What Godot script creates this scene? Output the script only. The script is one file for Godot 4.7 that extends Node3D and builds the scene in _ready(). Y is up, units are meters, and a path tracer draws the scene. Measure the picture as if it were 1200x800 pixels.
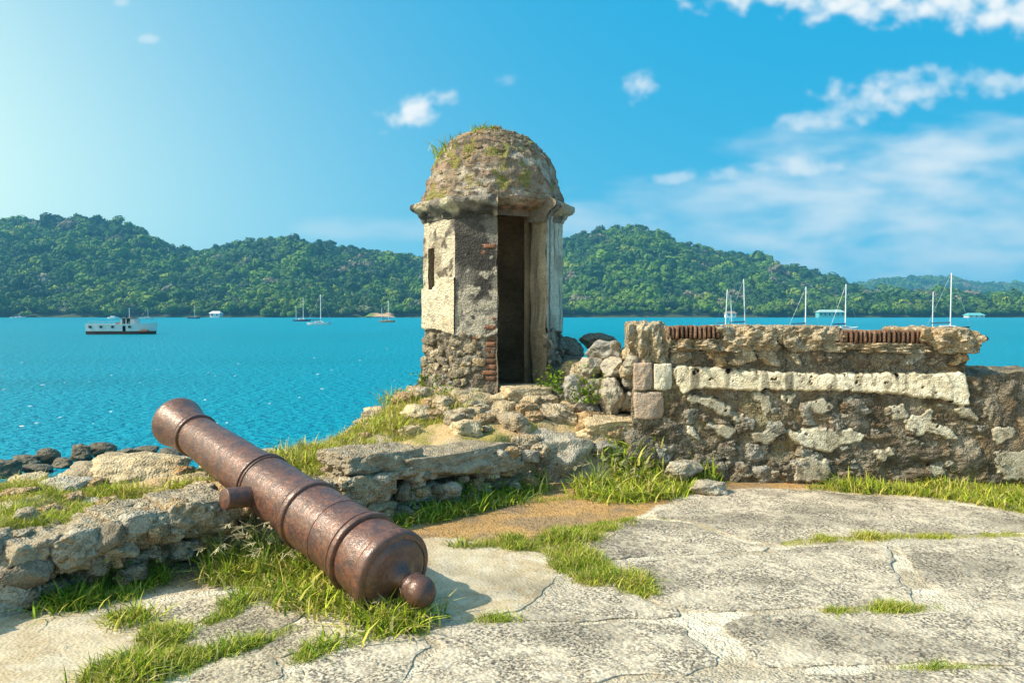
extends Node3D
# Ruined coastal battery: sentry tower, parapet, fallen cannon, bay and forested hills. Units are metres, y up, the camera looks along -z.

const EYE := Vector3(0, 1.6, 0)
const FOCAL := 900.0          # focal length in pixels of the 1200 x 800 photograph
const SEA := -1.6
var pitch := atan(32.0 / 900.0)
var rng := RandomNumberGenerator.new()
var M := {}                   # materials
var noise_maps := {}
var rocks_big := []
var rocks_small := []
var blocks := []
var rough_blocks := []
var cap_blocks := []
var rocks_mid := []
var bricks := []
var fn := FastNoiseLite.new()
var taken := {}

# ------------------------------------------------------------------ mesh helper
class Geo:
	var v := PackedVector3Array()
	var c := PackedColorArray()
	var ix := PackedInt32Array()
	func vert(p: Vector3, col := Color.WHITE) -> int:
		v.append(p)
		c.append(col)
		return v.size() - 1
	func tri(a: int, b: int, d: int) -> void:
		ix.append(a)
		ix.append(b)
		ix.append(d)
	func quad(a: int, b: int, d: int, e: int) -> void:
		tri(a, b, d)
		tri(a, d, e)
	func box(lo: Vector3, hi: Vector3, col := Color.WHITE) -> void:
		var k := v.size()
		for i in 8:
			vert(Vector3(hi.x if i & 1 else lo.x, hi.y if i & 2 else lo.y, hi.z if i & 4 else lo.z), col)
		for q in [[0, 1, 3, 2], [5, 4, 6, 7], [4, 0, 2, 6], [1, 5, 7, 3], [2, 3, 7, 6], [4, 5, 1, 0]]:
			quad(k + q[0], k + q[3], k + q[2], k + q[1])
	func tube(a: Vector3, b: Vector3, ra: float, rb: float, n := 8, col := Color.WHITE) -> void:
		var ax := (b - a).normalized()
		var s := ax.cross(Vector3.UP if absf(ax.y) < 0.9 else Vector3.RIGHT).normalized()
		var t := ax.cross(s)
		var k := v.size()
		for i in n:
			var d := s * cos(TAU * i / n) + t * sin(TAU * i / n)
			vert(a + d * ra, col)
			vert(b + d * rb, col)
		for i in n:
			var j := (i + 1) % n
			quad(k + 2 * i, k + 2 * i + 1, k + 2 * j + 1, k + 2 * j)
		var ca := vert(a, col)
		var cb := vert(b, col)
		for i in n:
			var j := (i + 1) % n
			tri(ca, k + 2 * i, k + 2 * j)
			tri(cb, k + 2 * j + 1, k + 2 * i + 1)
	# grid of (nu+1) x (nv+1) vertices from a callable (i, j) -> [position, colour]; cells for which skip(i, j) is true are left open
	func grid(nu: int, nv: int, f: Callable, skip = null) -> int:
		var k := v.size()
		for j in nv + 1:
			for i in nu + 1:
				var r: Array = f.call(i, j)
				v.append(r[0])
				c.append(r[1])
		for j in nv:
			for i in nu:
				if skip != null and skip.call(i, j):
					continue
				var a := k + j * (nu + 1) + i
				quad(a, a + nu + 1, a + nu + 2, a + 1)
		return k
	func lathe(profile: Array, n: int, f = null) -> void:   # profile: [radius, height] from bottom to top, round y
		var k := v.size()
		for j in profile.size():
			for i in n:
				var a := TAU * i / n
				var p := Vector3(cos(a) * profile[j][0], profile[j][1], sin(a) * profile[j][0])
				if f != null:
					var r: Array = f.call(p)
					v.append(r[0])
					c.append(r[1])
				else:
					vert(p)
		for j in profile.size() - 1:
			for i in n:
				var i2 := (i + 1) % n
				quad(k + j * n + i, k + j * n + i2, k + (j + 1) * n + i2, k + (j + 1) * n + i)
	func mesh(smooth := true, colored := true) -> ArrayMesh:
		var arr := []
		arr.resize(Mesh.ARRAY_MAX)
		arr[Mesh.ARRAY_VERTEX] = v
		arr[Mesh.ARRAY_INDEX] = ix
		if colored:
			arr[Mesh.ARRAY_COLOR] = c
		if smooth:
			var n := PackedVector3Array()
			n.resize(v.size())
			for t in range(0, ix.size(), 3):
				var a := ix[t]
				var b := ix[t + 1]
				var d := ix[t + 2]
				var fnm := (v[d] - v[a]).cross(v[b] - v[a])
				n[a] += fnm
				n[b] += fnm
				n[d] += fnm
			for i in n.size():
				n[i] = n[i].normalized()
			arr[Mesh.ARRAY_NORMAL] = n
		var m := ArrayMesh.new()
		m.add_surface_from_arrays(Mesh.PRIMITIVE_TRIANGLES, arr)
		return m

# ------------------------------------------------------------------ scene helpers
func ray(x: float, y: float) -> Vector3:
	var t := (400.0 - y) / FOCAL
	return Vector3((x - 600.0) / FOCAL, t * cos(pitch) - sin(pitch), -cos(pitch) - t * sin(pitch))

func at(x: float, y: float, depth: float) -> Vector3:
	var r := ray(x, y)
	return EYE + r * (depth / -r.z)

func gp(x: float, y: float, h := 0.0) -> Vector3:
	var r := ray(x, y)
	return EYE + r * ((h - EYE.y) / r.y)

func numbered(called: String) -> String:
	if not taken.has(called):
		taken[called] = 0
		return called
	taken[called] += 1
	return "%s_%03d" % [called, taken[called]]

func tag(o: Node3D, label: String, category: String, group := "", kind := "") -> Node3D:
	if label: o.set_meta("label", label)
	if category: o.set_meta("category", category)
	if group: o.set_meta("group", group)
	if kind: o.set_meta("kind", kind)
	return o

func thing(called: String, label: String, category: String, where := Vector3.ZERO, group := "") -> Node3D:
	var o := Node3D.new()
	o.name = numbered(called)
	add_child(o)
	o.position = where
	return tag(o, label, category, group)

func part(called: String, mesh: Mesh, mat: Material, parent: Node = self) -> MeshInstance3D:
	var o := MeshInstance3D.new()
	o.name = numbered(called) if parent == self else called
	o.mesh = mesh
	o.material_override = mat
	parent.add_child(o, true)
	return o

func nz(p: Vector3, f: float) -> float:
	return fn.get_noise_3d(p.x * f, p.y * f, p.z * f)

func sstep(a: float, b: float, x: float) -> float:
	var t := clampf((x - a) / (b - a), 0, 1)
	return t * t * (3 - 2 * t)

func pick(a: Array) -> Variant:
	return a[rng.randi() % a.size()]

# a vertical plane through two ground points; right() runs along it, out faces the camera
class Upright:
	var o: Vector3
	var u: Vector3
	var n: Vector3
	func _init(a: Vector3, b: Vector3) -> void:
		o = a
		u = Vector3(b.x - a.x, 0, b.z - a.z).normalized()
		n = Vector3(-u.z, 0, u.x)
		if n.dot(EYE - a) < 0:
			n = -n
	func hit(r: Vector3) -> Vector3:
		return EYE + r * (n.dot(o - EYE) / n.dot(r))
	func uv(p: Vector3) -> Vector2:
		return Vector2(u.dot(p - o), p.y)
	func p(uu: float, vv: float, out := 0.0) -> Vector3:
		return o + u * uu + Vector3(0, vv, 0) + n * out
	func basis() -> Basis:
		return Basis(u, Vector3.UP, u.cross(Vector3.UP))

func on_uv(pl: Upright, x: float, y: float) -> Vector2:
	return pl.uv(pl.hit(ray(x, y)))

# ------------------------------------------------------------------ textures and materials
const TS := 640
func noise_map(key: String) -> PackedByteArray:
	if noise_maps.has(key):
		return noise_maps[key]
	var n := FastNoiseLite.new()
	n.seed = key.hash() % 9999
	n.fractal_type = FastNoiseLite.FRACTAL_FBM
	n.fractal_octaves = 5
	match key:
		"coarse": n.frequency = 0.006
		"patch": n.frequency = 0.014
		"blot": n.frequency = 0.03
		"mid":
			n.frequency = 0.06
			n.fractal_octaves = 4
		"fine":
			n.frequency = 0.16
			n.fractal_octaves = 3
		"speck":
			n.frequency = 0.32
			n.fractal_octaves = 2
		"cell":
			n.noise_type = FastNoiseLite.TYPE_CELLULAR
			n.frequency = 0.05
			n.fractal_octaves = 3
		"pit":
			n.noise_type = FastNoiseLite.TYPE_CELLULAR
			n.frequency = 0.11
			n.fractal_octaves = 2
		"ridge":
			n.fractal_type = FastNoiseLite.FRACTAL_RIDGED
			n.frequency = 0.012
			n.fractal_octaves = 5
	var im := n.get_seamless_image(TS, TS, false, false, 0.1, true)
	im.convert(Image.FORMAT_L8)
	noise_maps[key] = im.get_data()
	return noise_maps[key]

# base: linear colour; layers: [noise, from, to, linear colour, strength]; heights: [[noise, weight]...]
func textures(base: Color, layers: Array, heights: Array) -> Array:
	var count := TS * TS
	var px := PackedByteArray()
	px.resize(count * 3)
	var to8 := PackedByteArray()
	to8.resize(1025)
	for i in 1025:
		to8[i] = int(clampf(Color(i / 1024.0, 0, 0).linear_to_srgb().r * 255 + 0.5, 0, 255))
	var maps := []
	var masks := []
	var luts := []
	var cols := []
	for l in layers:
		maps.append(noise_map(l[0]))
		masks.append(noise_map(l[5]) if l.size() > 5 else PackedByteArray())
		var lut := PackedFloat32Array()
		lut.resize(256)
		for i in 256:
			lut[i] = sstep(l[1], l[2], i / 255.0) * l[4]
		luts.append(lut)
		cols.append(l[3])
	var rr := PackedFloat32Array()
	var gg := PackedFloat32Array()
	var bb := PackedFloat32Array()
	rr.resize(count); rr.fill(base.r * 1024)
	gg.resize(count); gg.fill(base.g * 1024)
	bb.resize(count); bb.fill(base.b * 1024)
	for k in layers.size():
		var m: PackedByteArray = maps[k]
		var lut: PackedFloat32Array = luts[k]
		var cr: float = cols[k].r * 1024
		var cg: float = cols[k].g * 1024
		var cb: float = cols[k].b * 1024
		var shift := (k * 7919 * 13) % count
		var mk: PackedByteArray = masks[k]
		var masked := mk.size() > 0
		for i in count:
			var w := lut[m[(i + shift) % count]]
			if w > 0.004:
				if masked: w *= clampf((mk[i] - 74) / 80.0, .12, 1.0)
				rr[i] += (cr - rr[i]) * w
				gg[i] += (cg - gg[i]) * w
				bb[i] += (cb - bb[i]) * w
	for i in count:
		px[i * 3] = to8[int(rr[i])]
		px[i * 3 + 1] = to8[int(gg[i])]
		px[i * 3 + 2] = to8[int(bb[i])]
	var albedo := ImageTexture.create_from_image(Image.create_from_data(TS, TS, false, Image.FORMAT_RGB8, px))
	var hp := PackedByteArray()
	hp.resize(count)
	var a: PackedByteArray = noise_map(heights[0][0])
	var b: PackedByteArray = noise_map(heights[1][0])
	var wa: float = heights[0][1]
	var wb: float = heights[1][1]
	for i in count:
		hp[i] = int(a[i] * wa + b[i] * wb)
	var height := ImageTexture.create_from_image(Image.create_from_data(TS, TS, false, Image.FORMAT_L8, hp))
	return [albedo, height]

func surface(t: Array, per_metre: float, relief: float, rough := 0.9, tint := Color.WHITE, vertex := true) -> StandardMaterial3D:
	var m := StandardMaterial3D.new()
	m.albedo_color = tint.linear_to_srgb()
	m.albedo_texture = t[0]
	m.heightmap_enabled = true
	m.heightmap_texture = t[1]
	m.heightmap_scale = relief
	m.uv1_triplanar = true
	m.uv1_world_triplanar = true
	m.uv1_scale = Vector3.ONE * per_metre
	m.roughness = rough
	m.metallic_specular = 0.3
	m.vertex_color_use_as_albedo = vertex
	return m

func plain(c: Color, rough := 0.8, metal := 0.0) -> StandardMaterial3D:
	var m := StandardMaterial3D.new()
	m.albedo_color = c.linear_to_srgb()
	m.roughness = rough
	m.metallic = metal
	m.metallic_specular = 0.4
	return m

func leafy(back := 0.5) -> StandardMaterial3D:
	var m := StandardMaterial3D.new()
	m.albedo_color = Color.WHITE
	m.vertex_color_use_as_albedo = true
	m.roughness = 0.7
	m.metallic_specular = 0.25
	m.backlight_enabled = true
	m.backlight = Color(back, back, back)
	return m

func make_materials() -> void:
	var L := func(r, g, b): return Color(r, g, b)
	var rock := textures(L.call(.40, .34, .25), [["coarse", .4, .7, L.call(.48, .41, .30), .9], ["patch", .5, .68, L.call(.22, .19, .15), .85], ["blot", .55, .7, L.call(.56, .51, .42), .75], ["mid", .56, .7, L.call(.11, .10, .085), .8, "patch"], ["fine", .58, .74, L.call(.62, .57, .48), .6], ["speck", .6, .76, L.call(.08, .07, .06), .7, "blot"]], [["blot", .5], ["fine", .5]])
	M.rock = surface(rock, 0.5, 4.0)
	M.rock_warm = surface(rock, 0.45, 4.0, .9, Color(1.25, 1.12, .9))
	M.rock_dark = surface(rock, 0.6, 4.0, .9, Color(.55, .52, .48))
	M.rock_kerb = surface(rock, 0.5, 4.0, .9, Color(.84, .78, .7))
	M.rock_blue = surface(rock, 0.55, 4.0, .9, Color(.85, .90, 1.0))
	M.rock_wet = surface(rock, 0.4, 5.0, .5, Color(.40, .38, .34))
	var rubble := textures(L.call(.20, .165, .12), [["patch", .42, .6, L.call(.36, .31, .24), .9], ["blot", .50, .66, L.call(.10, .083, .062), .85], ["mid", .54, .68, L.call(.48, .45, .38), .8, "patch"], ["fine", .56, .72, L.call(.05, .043, .035), .85], ["speck", .6, .74, L.call(.62, .58, .5), .7], ["coarse", .58, .75, L.call(.26, .16, .07), .5]], [["mid", .6], ["fine", .4]])
	M.rubble = surface(rubble, 0.5, 5.0, .9, Color(.80, .78, .75))
	M.rubble_pale = surface(rubble, 0.62, 5.0, .9, Color(1.55, 1.45, 1.27))
	M.rubble_grey = surface(rubble, 0.66, 5.0, .9, Color(1.2, 1.27, 1.35))
	M.rubble_brown = surface(rubble, 0.6, 5.0, .9, Color(1.4, 1.12, .8))
	M.rubble_dome = surface(rubble, 0.6, 4.0, .9, Color(1.3, 1.12, .92))
	M.rubble_black = surface(rubble, 0.7, 5.0, .9, Color(.62, .6, .58))
	var paving := textures(L.call(.50, .44, .35), [["coarse", .4, .65, L.call(.56, .495, .395), .8], ["patch", .5, .72, L.call(.36, .31, .24), .7], ["blot", .56, .7, L.call(.62, .56, .46), .6], ["mid", .46, .6, L.call(.22, .19, .155), .8, "coarse"], ["fine", .46, .54, L.call(.095, .083, .07), .95, "patch"], ["speck", .55, .68, L.call(.76, .70, .60), .75]], [["mid", .5], ["fine", .5]])
	M.paving = surface(paving, 0.32, 1.6, .9, Color(1.03, 1.0, .96))
	M.paving_pale = surface(paving, 0.36, 1.6, .9, Color(1.05, 1.0, .9))
	var smooth_stone := textures(L.call(.55, .46, .32), [["coarse", .45, .7, L.call(.46, .35, .21), .7], ["patch", .5, .75, L.call(.62, .55, .43), .7], ["mid", .6, .74, L.call(.34, .27, .17), .6, "coarse"], ["fine", .58, .76, L.call(.28, .22, .15), .7, "patch"], ["speck", .62, .8, L.call(.7, .64, .53), .5]], [["blot", .4], ["fine", .6]])
	M.paving_tan = surface(smooth_stone, 0.42, 1.0)
	var dirt := textures(L.call(.66, .63, .58), [["coarse", .4, .7, L.call(.80, .76, .70), .8], ["blot", .5, .7, L.call(.5, .46, .40), .7], ["fine", .56, .72, L.call(.92, .88, .82), .75], ["speck", .58, .74, L.call(.30, .26, .22), .75]], [["mid", .5], ["fine", .5]])
	M.ground = surface(dirt, 0.5, 2.2)
	var plaster := textures(L.call(.80, .72, .57), [["coarse", .45, .7, L.call(.84, .78, .65), .8], ["patch", .5, .72, L.call(.60, .50, .35), .7], ["blot", .58, .76, L.call(.46, .40, .31), .6], ["mid", .63, .76, L.call(.22, .19, .15), .7, "patch"], ["fine", .62, .76, L.call(.2, .17, .14), .7], ["speck", .64, .8, L.call(.82, .78, .68), .5]], [["blot", .5], ["fine", .5]])
	M.plaster = surface(plaster, 0.5, 1.5, .9, Color(1.16, 1.12, 1.06))
	M.plaster_grey = surface(plaster, 0.62, 2.0, .9, Color(.86, .87, .86))
	M.plaster_worn = surface(plaster, 0.7, 2.2, .9, Color(.66, .66, .64))
	M.tower = surface(textures(L.call(.82, .80, .76), [["coarse", .45, .7, L.call(.66, .64, .6), .6], ["blot", .52, .68, L.call(.55, .53, .5), .7], ["mid", .55, .7, L.call(1, .98, .95), .7], ["fine", .53, .66, L.call(.20, .185, .17), .85, "patch"], ["speck", .6, .76, L.call(1, .98, .95), .6]], [["mid", .5], ["fine", .5]]), 0.62, 4.0)
	var brick := textures(L.call(.30, .115, .06), [["patch", .45, .7, L.call(.38, .16, .09), .8], ["blot", .52, .7, L.call(.16, .075, .05), .7], ["fine", .56, .72, L.call(.09, .065, .05), .8], ["speck", .6, .76, L.call(.46, .38, .3), .7]], [["mid", .5], ["fine", .5]])
	M.brick = surface(brick, 0.9, 2.0)
	M.brick_dark = surface(brick, 1.0, 2.0, .9, Color(.62, .72, .75))
	M.brick_muted = surface(brick, 0.9, 2.0, .9, Color(.95, 1.15, 1.2))
	M.pink_stone = surface(brick, 0.7, 2.0, .9, Color(1.5, 2.35, 2.9))
	# rust
	var rust := textures(L.call(.135, .058, .040), [["coarse", .4, .7, L.call(.088, .044, .040), .8], ["patch", .46, .64, L.call(.21, .085, .048), .75], ["blot", .5, .66, L.call(.075, .045, .045), .7], ["mid", .58, .72, L.call(.26, .12, .07), .5, "patch"], ["fine", .6, .74, L.call(.045, .028, .027), .6, "blot"]], [["mid", .45], ["speck", .55]])
	var r := surface(rust, 0.8, .55, .42)
	r.uv1_world_triplanar = false
	r.metallic = 0.12
	r.metallic_specular = 0.6
	r.roughness_texture = rust[1]
	r.roughness = 0.78
	M.rust = r
	M.grass = leafy(.5)
	M.forest = leafy(.3)
	M.bark = plain(Color(.12, .10, .08), .9)
	M.white_paint = plain(Color(.78, .78, .76), .45)
	M.steel = plain(Color(.6, .62, .64), .35, .6)

# ------------------------------------------------------------------ rocks
func rock_mesh(sd: int, n: int, roundness: float, rough: float, cuts: int, cut_at := 0.72, aspect := Vector3.ONE) -> ArrayMesh:
	var r := RandomNumberGenerator.new()
	r.seed = sd
	var g := Geo.new()
	var ids := {}
	var planes := []
	for k in cuts:
		planes.append([Vector3(r.randfn(), r.randfn() * .8, r.randfn()).normalized(), r.randf_range(cut_at, cut_at + .25)])
	var off := Vector3(r.randf() * 90, r.randf() * 90, r.randf() * 90)
	var get_id := func(i: int, j: int, k: int) -> int:
		var key := i + j * 100 + k * 10000
		if ids.has(key):
			return ids[key]
		var q := Vector3(i, j, k) * (2.0 / n) - Vector3.ONE
		var s := q.normalized()
		var p := q.lerp(s * 1.12, roundness)
		for c in planes:
			var over: float = p.dot(c[0]) - c[1]
			if over > 0:
				p -= c[0] * over * .92
		var w := p * aspect + off
		p += s * (nz(w, 60.0) * rough + nz(w, 170.0) * rough * .45 + nz(w, 420.0) * rough * .22)
		ids[key] = g.vert(p * .5)
		return ids[key]
	for f in 6:
		for a in n:
			for b in n:
				var cs := []
				for o in [[0, 0], [1, 0], [1, 1], [0, 1]]:
					var x: int = a + o[0]
					var y: int = b + o[1]
					match f:
						0: cs.append(get_id.call(x, y, n))
						1: cs.append(get_id.call(y, x, 0))
						2: cs.append(get_id.call(n, x, y))
						3: cs.append(get_id.call(0, y, x))
						4: cs.append(get_id.call(y, n, x))
						5: cs.append(get_id.call(x, 0, y))
				g.quad(cs[0], cs[3], cs[2], cs[1])
	return g.mesh(true, false)

func make_rocks() -> void:
	for k in 10: rocks_big.append(rock_mesh(100 + k, 18, .55, .26, 7))
	for k in 12: rocks_small.append(rock_mesh(200 + k, 7, .6, .24, 6))
	for k in 8: blocks.append(rock_mesh(300 + k, 12, .22, .13, 2, .95))
	for k in 10: rocks_mid.append(rock_mesh(700 + k, 13, .5, .34, 6, .8))
	for k in 8: rough_blocks.append(rock_mesh(600 + k, 26, .26, .26, 3, .9, Vector3(1.9, 1, 1.4)))
	for k in 6: cap_blocks.append(rock_mesh(640 + k, 30, .16, .24, 2, 1.0, Vector3(2.8, 1, 4)))
	for k in 6: bricks.append(rock_mesh(400 + k, 4, .1, .09, 1, 1.05))

func put_rock(called: String, mesh: Mesh, mat: Material, parent: Node, pos: Vector3, size: Vector3, b := Basis()) -> MeshInstance3D:
	var o := part(called, mesh, mat, parent)
	o.transform = Transform3D(b * Basis.from_scale(size), pos)
	return o

# a stone whose outline is a rectangle of the photograph on an upright plane
func put_on(pl: Upright, r: Array, thick: float, out: float, called: String, mesh: Mesh, mat: Material, parent: Node, twist := 0.0) -> MeshInstance3D:
	var a := on_uv(pl, r[0], r[3])
	var b := on_uv(pl, r[2], r[1])
	var mid := (a + b) * .5
	return put_rock(called, mesh, mat, parent, pl.p(mid.x, mid.y, out - thick * .5), Vector3(absf(b.x - a.x), absf(b.y - a.y), thick), pl.basis() * Basis(Vector3.BACK, twist))

# ------------------------------------------------------------------ ground
var kerb_a := Vector2()
var kerb_b := Vector2()
var coast := PackedVector2Array([Vector2(-40, -6), Vector2(-14, 2.2), Vector2(-8, 4.3), Vector2(-3.9, 5.75), Vector2(-2.6, 6.2), Vector2(-2.25, 6.9), Vector2(-1.75, 7.9), Vector2(-1.3, 8.9), Vector2(-1.1, 10.2), Vector2(.3, 10.7), Vector2(1.3, 9.4), Vector2(4, 8.7), Vector2(9, 8.3), Vector2(40, 7.5)])
var inland := PackedVector2Array()

func coast_distance(q: Vector2) -> float:
	var best := 1e9
	for i in coast.size() - 1:
		best = minf(best, Geometry2D.get_closest_point_to_segment(q, coast[i], coast[i + 1]).distance_squared_to(q))
	return sqrt(best) * (1.0 if Geometry2D.is_point_in_polygon(q, inland) else -1.0)

func behind_kerb(q: Vector2) -> float:
	var t := (kerb_b - kerb_a).normalized()
	var n := Vector2(-t.y, t.x)
	return maxf((q - kerb_a).dot(n), q.y - kerb_b.y)

func ground_height(x: float, d: float) -> float:
	var q := Vector2(x, d)
	var s := behind_kerb(q)
	var h := 0.004 * fn.get_noise_2d(x * 90, d * 90) - .003
	if s > .1:
		var near := q.distance_to(Vector2(-.22, 9.2))
		var top := .36 + .30 * sstep(2.6, 1.0, near) + .07 * fn.get_noise_2d(x * 70 + 50, d * 70) + .05 * fn.get_noise_2d(x * 230, d * 230 + 30) + .02 * fn.get_noise_2d(x * 700, d * 700)
		h = lerpf(h, top, sstep(.1, .34, s))
	if d > 3 or x < -3:
		var e := coast_distance(q) + .18 * fn.get_noise_2d(x * 110, d * 110 + 70)
		if e < .3:
			h = lerpf(h, -2.4 + .3 * fn.get_noise_2d(x * 90, d * 90), sstep(.3, -1.5, e))
	return h

func build_ground() -> void:
	var a := gp(0, 722)
	var b := gp(650, 566)
	kerb_a = Vector2(a.x, -a.z)
	kerb_b = Vector2(b.x, -b.z)
	inland = coast.duplicate()
	inland.append(Vector2(40, -40))
	inland.append(Vector2(-40, -40))
	var xs := []
	var ds := []
	var x := -40.0
	while x <= 40.0:
		xs.append(x)
		x += .045 if x > -4.6 and x < 5.2 else (.25 if absf(x) < 9 else 3.0)
	var d := -40.0
	while d <= 13.0:
		ds.append(d)
		d += .045 if d > 2.9 and d < 10.6 else (.25 if d > 1.5 else 3.0)
	var dirt_patch := PackedVector2Array()
	for p in [[455, 628], [520, 600], [600, 583], [660, 572], [740, 575], [800, 578], [760, 598], [720, 615], [690, 632], [600, 640], [530, 632]]:
		var w := gp(p[0], p[1])
		dirt_patch.append(Vector2(w.x, -w.z))
	var g := Geo.new()
	g.grid(xs.size() - 1, ds.size() - 1, func(i, j):
		var px: float = xs[i]
		var pd: float = ds[j]
		var q := Vector2(px, pd)
		var s := behind_kerb(q)
		var n1 := fn.get_noise_2d(px * 60 + 11, pd * 60)
		var n2 := fn.get_noise_2d(px * 190, pd * 190 + 5)
		var col := Color(1.0, .93, .80).lerp(Color(.56, .48, .36), sstep(-.05, .3, n2) * .8).lerp(Color(.66, .61, .52), sstep(.0, .3, fn.get_noise_2d(px * 70 + 31, pd * 70)) * .7)
		if s > .02:
			col = Color(.74, .56, .32).lerp(Color(.66, .58, .45), sstep(-.15, .25, n1)).lerp(Color(.40, .38, .10), sstep(0.0, .3, n2) * .8)
			col = col.lerp(Color(.34, .30, .25), sstep(.5, -.4, coast_distance(q)))
		elif pd > 2 and pd < 9:
			var earth := .0
			if Geometry2D.is_point_in_polygon(q + Vector2(n1, n2) * .12, dirt_patch): earth = 1.0
			earth = maxf(earth, sstep(-.55, -.1, s + n1 * .25))
			col = col.lerp(Color(.66, .42, .19).lerp(Color(.46, .33, .2), sstep(-.1, .3, n2)), earth)
		return [Vector3(px, ground_height(px, pd), -pd), col])
	tag(part("ground", g.mesh(), M.ground), "", "", "", "structure")

func spline(pts: Array, per: int) -> PackedVector2Array:
	var out := PackedVector2Array()
	var n := pts.size()
	for i in n:
		for k in per:
			out.append(pts[i].cubic_interpolate(pts[(i + 1) % n], pts[(i + n - 1) % n], pts[(i + 2) % n], float(k) / per))
	return out

func build_paving() -> void:
	var root := Node3D.new()
	root.name = "paving"
	add_child(root)
	tag(root, "", "", "", "structure")
	var slabs := [
		["tan", [[440, 655], [487, 633], [520, 630], [560, 634], [600, 640], [640, 648], [650, 657], [650, 674], [640, 694], [618, 710], [592, 718], [560, 723], [520, 727], [480, 724], [445, 704]]],
		["p", [[508, 738], [560, 732], [640, 731], [720, 731], [796, 733], [816, 748], [832, 766], [838, 781], [800, 789], [740, 794], [650, 803], [500, 815], [478, 804], [506, 774], [516, 757], [503, 746]]],
		["p", [[375, 773], [430, 755], [487, 744], [500, 752], [490, 768], [474, 796], [462, 818], [372, 828], [356, 800]]],
		["p", [[764, 604], [800, 589], [835, 578], [880, 572], [940, 574], [1010, 580], [1090, 588], [1165, 598], [1210, 611], [1210, 623], [1130, 626], [1040, 627], [950, 631], [910, 637], [870, 632], [835, 620], [800, 610]]],
		["p", [[678, 641], [700, 628], [730, 613], [752, 608], [800, 613], [835, 624], [870, 636], [902, 643], [870, 647], [800, 649], [760, 651], [725, 656], [700, 658], [684, 651]]],
		["p", [[724, 663], [770, 656], [830, 652], [895, 649], [930, 642], [1000, 638], [1038, 639], [1044, 660], [1056, 682], [1072, 700], [1066, 708], [960, 712], [840, 717], [792, 716], [764, 699], [738, 676]]],
		["p", [[1056, 641], [1120, 636], [1220, 631], [1220, 705], [1150, 706], [1118, 703], [1098, 690], [1072, 668]]],
		["p", [[852, 731], [880, 723], [970, 719], [1060, 718], [1130, 713], [1222, 714], [1222, 774], [1130, 777], [1060, 776], [980, 778], [902, 782], [882, 774], [864, 755]]],
		["p", [[850, 808], [900, 797], [1000, 791], [1100, 788], [1225, 785], [1225, 870], [845, 870]]],
		["p", [[602, 724], [640, 707], [665, 691], [700, 685], [728, 690], [758, 704], [790, 717], [786, 724], [700, 726], [640, 727]]],
		["tan", [[-60, 727], [0, 722], [60, 717], [120, 723], [158, 731], [172, 745], [164, 764], [130, 784], [92, 804], [60, 835], [-60, 850]]],
		["q", [[158, 719], [200, 707], [258, 695], [281, 700], [262, 715], [230, 729], [182, 734], [167, 727]]],
		["q", [[203, 748], [240, 734], [290, 717], [338, 716], [357, 722], [328, 737], [290, 749], [252, 766], [226, 764], [207, 757]]],
		["q", [[312, 753], [350, 731], [398, 719], [440, 728], [428, 741], [380, 754], [342, 767], [320, 764]]],
		["q", [[238, 786], [270, 767], [304, 760], [327, 771], [332, 786], [310, 800], [244, 810], [222, 800]]],
		["q", [[244, 818], [330, 801], [352, 787], [358, 835], [240, 845]]],
		["p", [[620, 818], [700, 806], [780, 800], [832, 798], [832, 880], [600, 880]]],
	]
	for k in slabs.size():
		var pts := []
		var mid := Vector2()
		for p in slabs[k][1]:
			var w := gp(p[0], p[1])
			pts.append(Vector2(w.x, -w.z))
			mid += pts[-1]
		mid /= pts.size()
		for i in pts.size(): pts[i] += (pts[i] - mid).normalized() * .004
		var rim := spline(pts, 9)
		var n := rim.size()
		var rings := 30
		var g := Geo.new()
		var ctr := g.vert(Vector3(mid.x, .022, -mid.y))
		var lift := rng.randf_range(.004, .007)
		for r in rings:
			var t := float(r + 1) / rings
			t = 1 - pow(1 - t, 1.5) if r < rings - 1 else 1.0
			for i in n:
				var e := rim[i] + Vector2(fn.get_noise_2d(rim[i].x * 330, rim[i].y * 330), fn.get_noise_2d(rim[i].y * 330, rim[i].x * 330 + 40)) * .055 * t
				var q := mid.lerp(e, t)
				var h := lift + .006 * fn.get_noise_2d(q.x * 80, q.y * 80 + 9) + .005 * fn.get_noise_2d(q.x * 300, q.y * 300) + .002 * fn.get_noise_2d(q.x * 900, q.y * 900)
				var edge := (1 - t) * mid.distance_to(e)
				h -= .004 * sstep(.04, .0, edge)
				if r == rings - 1: h = -.03
				var tone := 1.0 - .32 * sstep(-.1, .4, fn.get_noise_2d(q.x * 60 + 30 * k, q.y * 110)) - .1 * sstep(0, .4, fn.get_noise_2d(q.x * 350, q.y * 350))
				g.vert(Vector3(q.x, h, -q.y), Color(tone, tone * .99, tone * .97))
		for i in n:
			g.tri(ctr, 1 + (i + 1) % n, 1 + i)
		for r in rings - 1:
			for i in n:
				var j := (i + 1) % n
				g.quad(1 + r * n + i, 1 + r * n + j, 1 + (r + 1) * n + j, 1 + (r + 1) * n + i)
		part("slab", g.mesh(), M.paving_tan if slabs[k][0] == "tan" else (M.paving if slabs[k][0] == "p" else M.paving_pale), root)

# ------------------------------------------------------------------ parapet wall
func ragged(pts: Array, step: float, amount: float) -> PackedVector2Array:
	var out := PackedVector2Array()
	for i in pts.size():
		var a: Vector2 = pts[i]
		var b: Vector2 = pts[(i + 1) % pts.size()]
		var n := maxi(1, int(a.distance_to(b) / step))
		for k in n:
			var q := a.lerp(b, float(k) / n)
			out.append(q + Vector2(fn.get_noise_2d(q.x * 1400, q.y * 1400), fn.get_noise_2d(q.x * 1400 + 60, q.y * 1400)) * amount)
	return out

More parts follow.
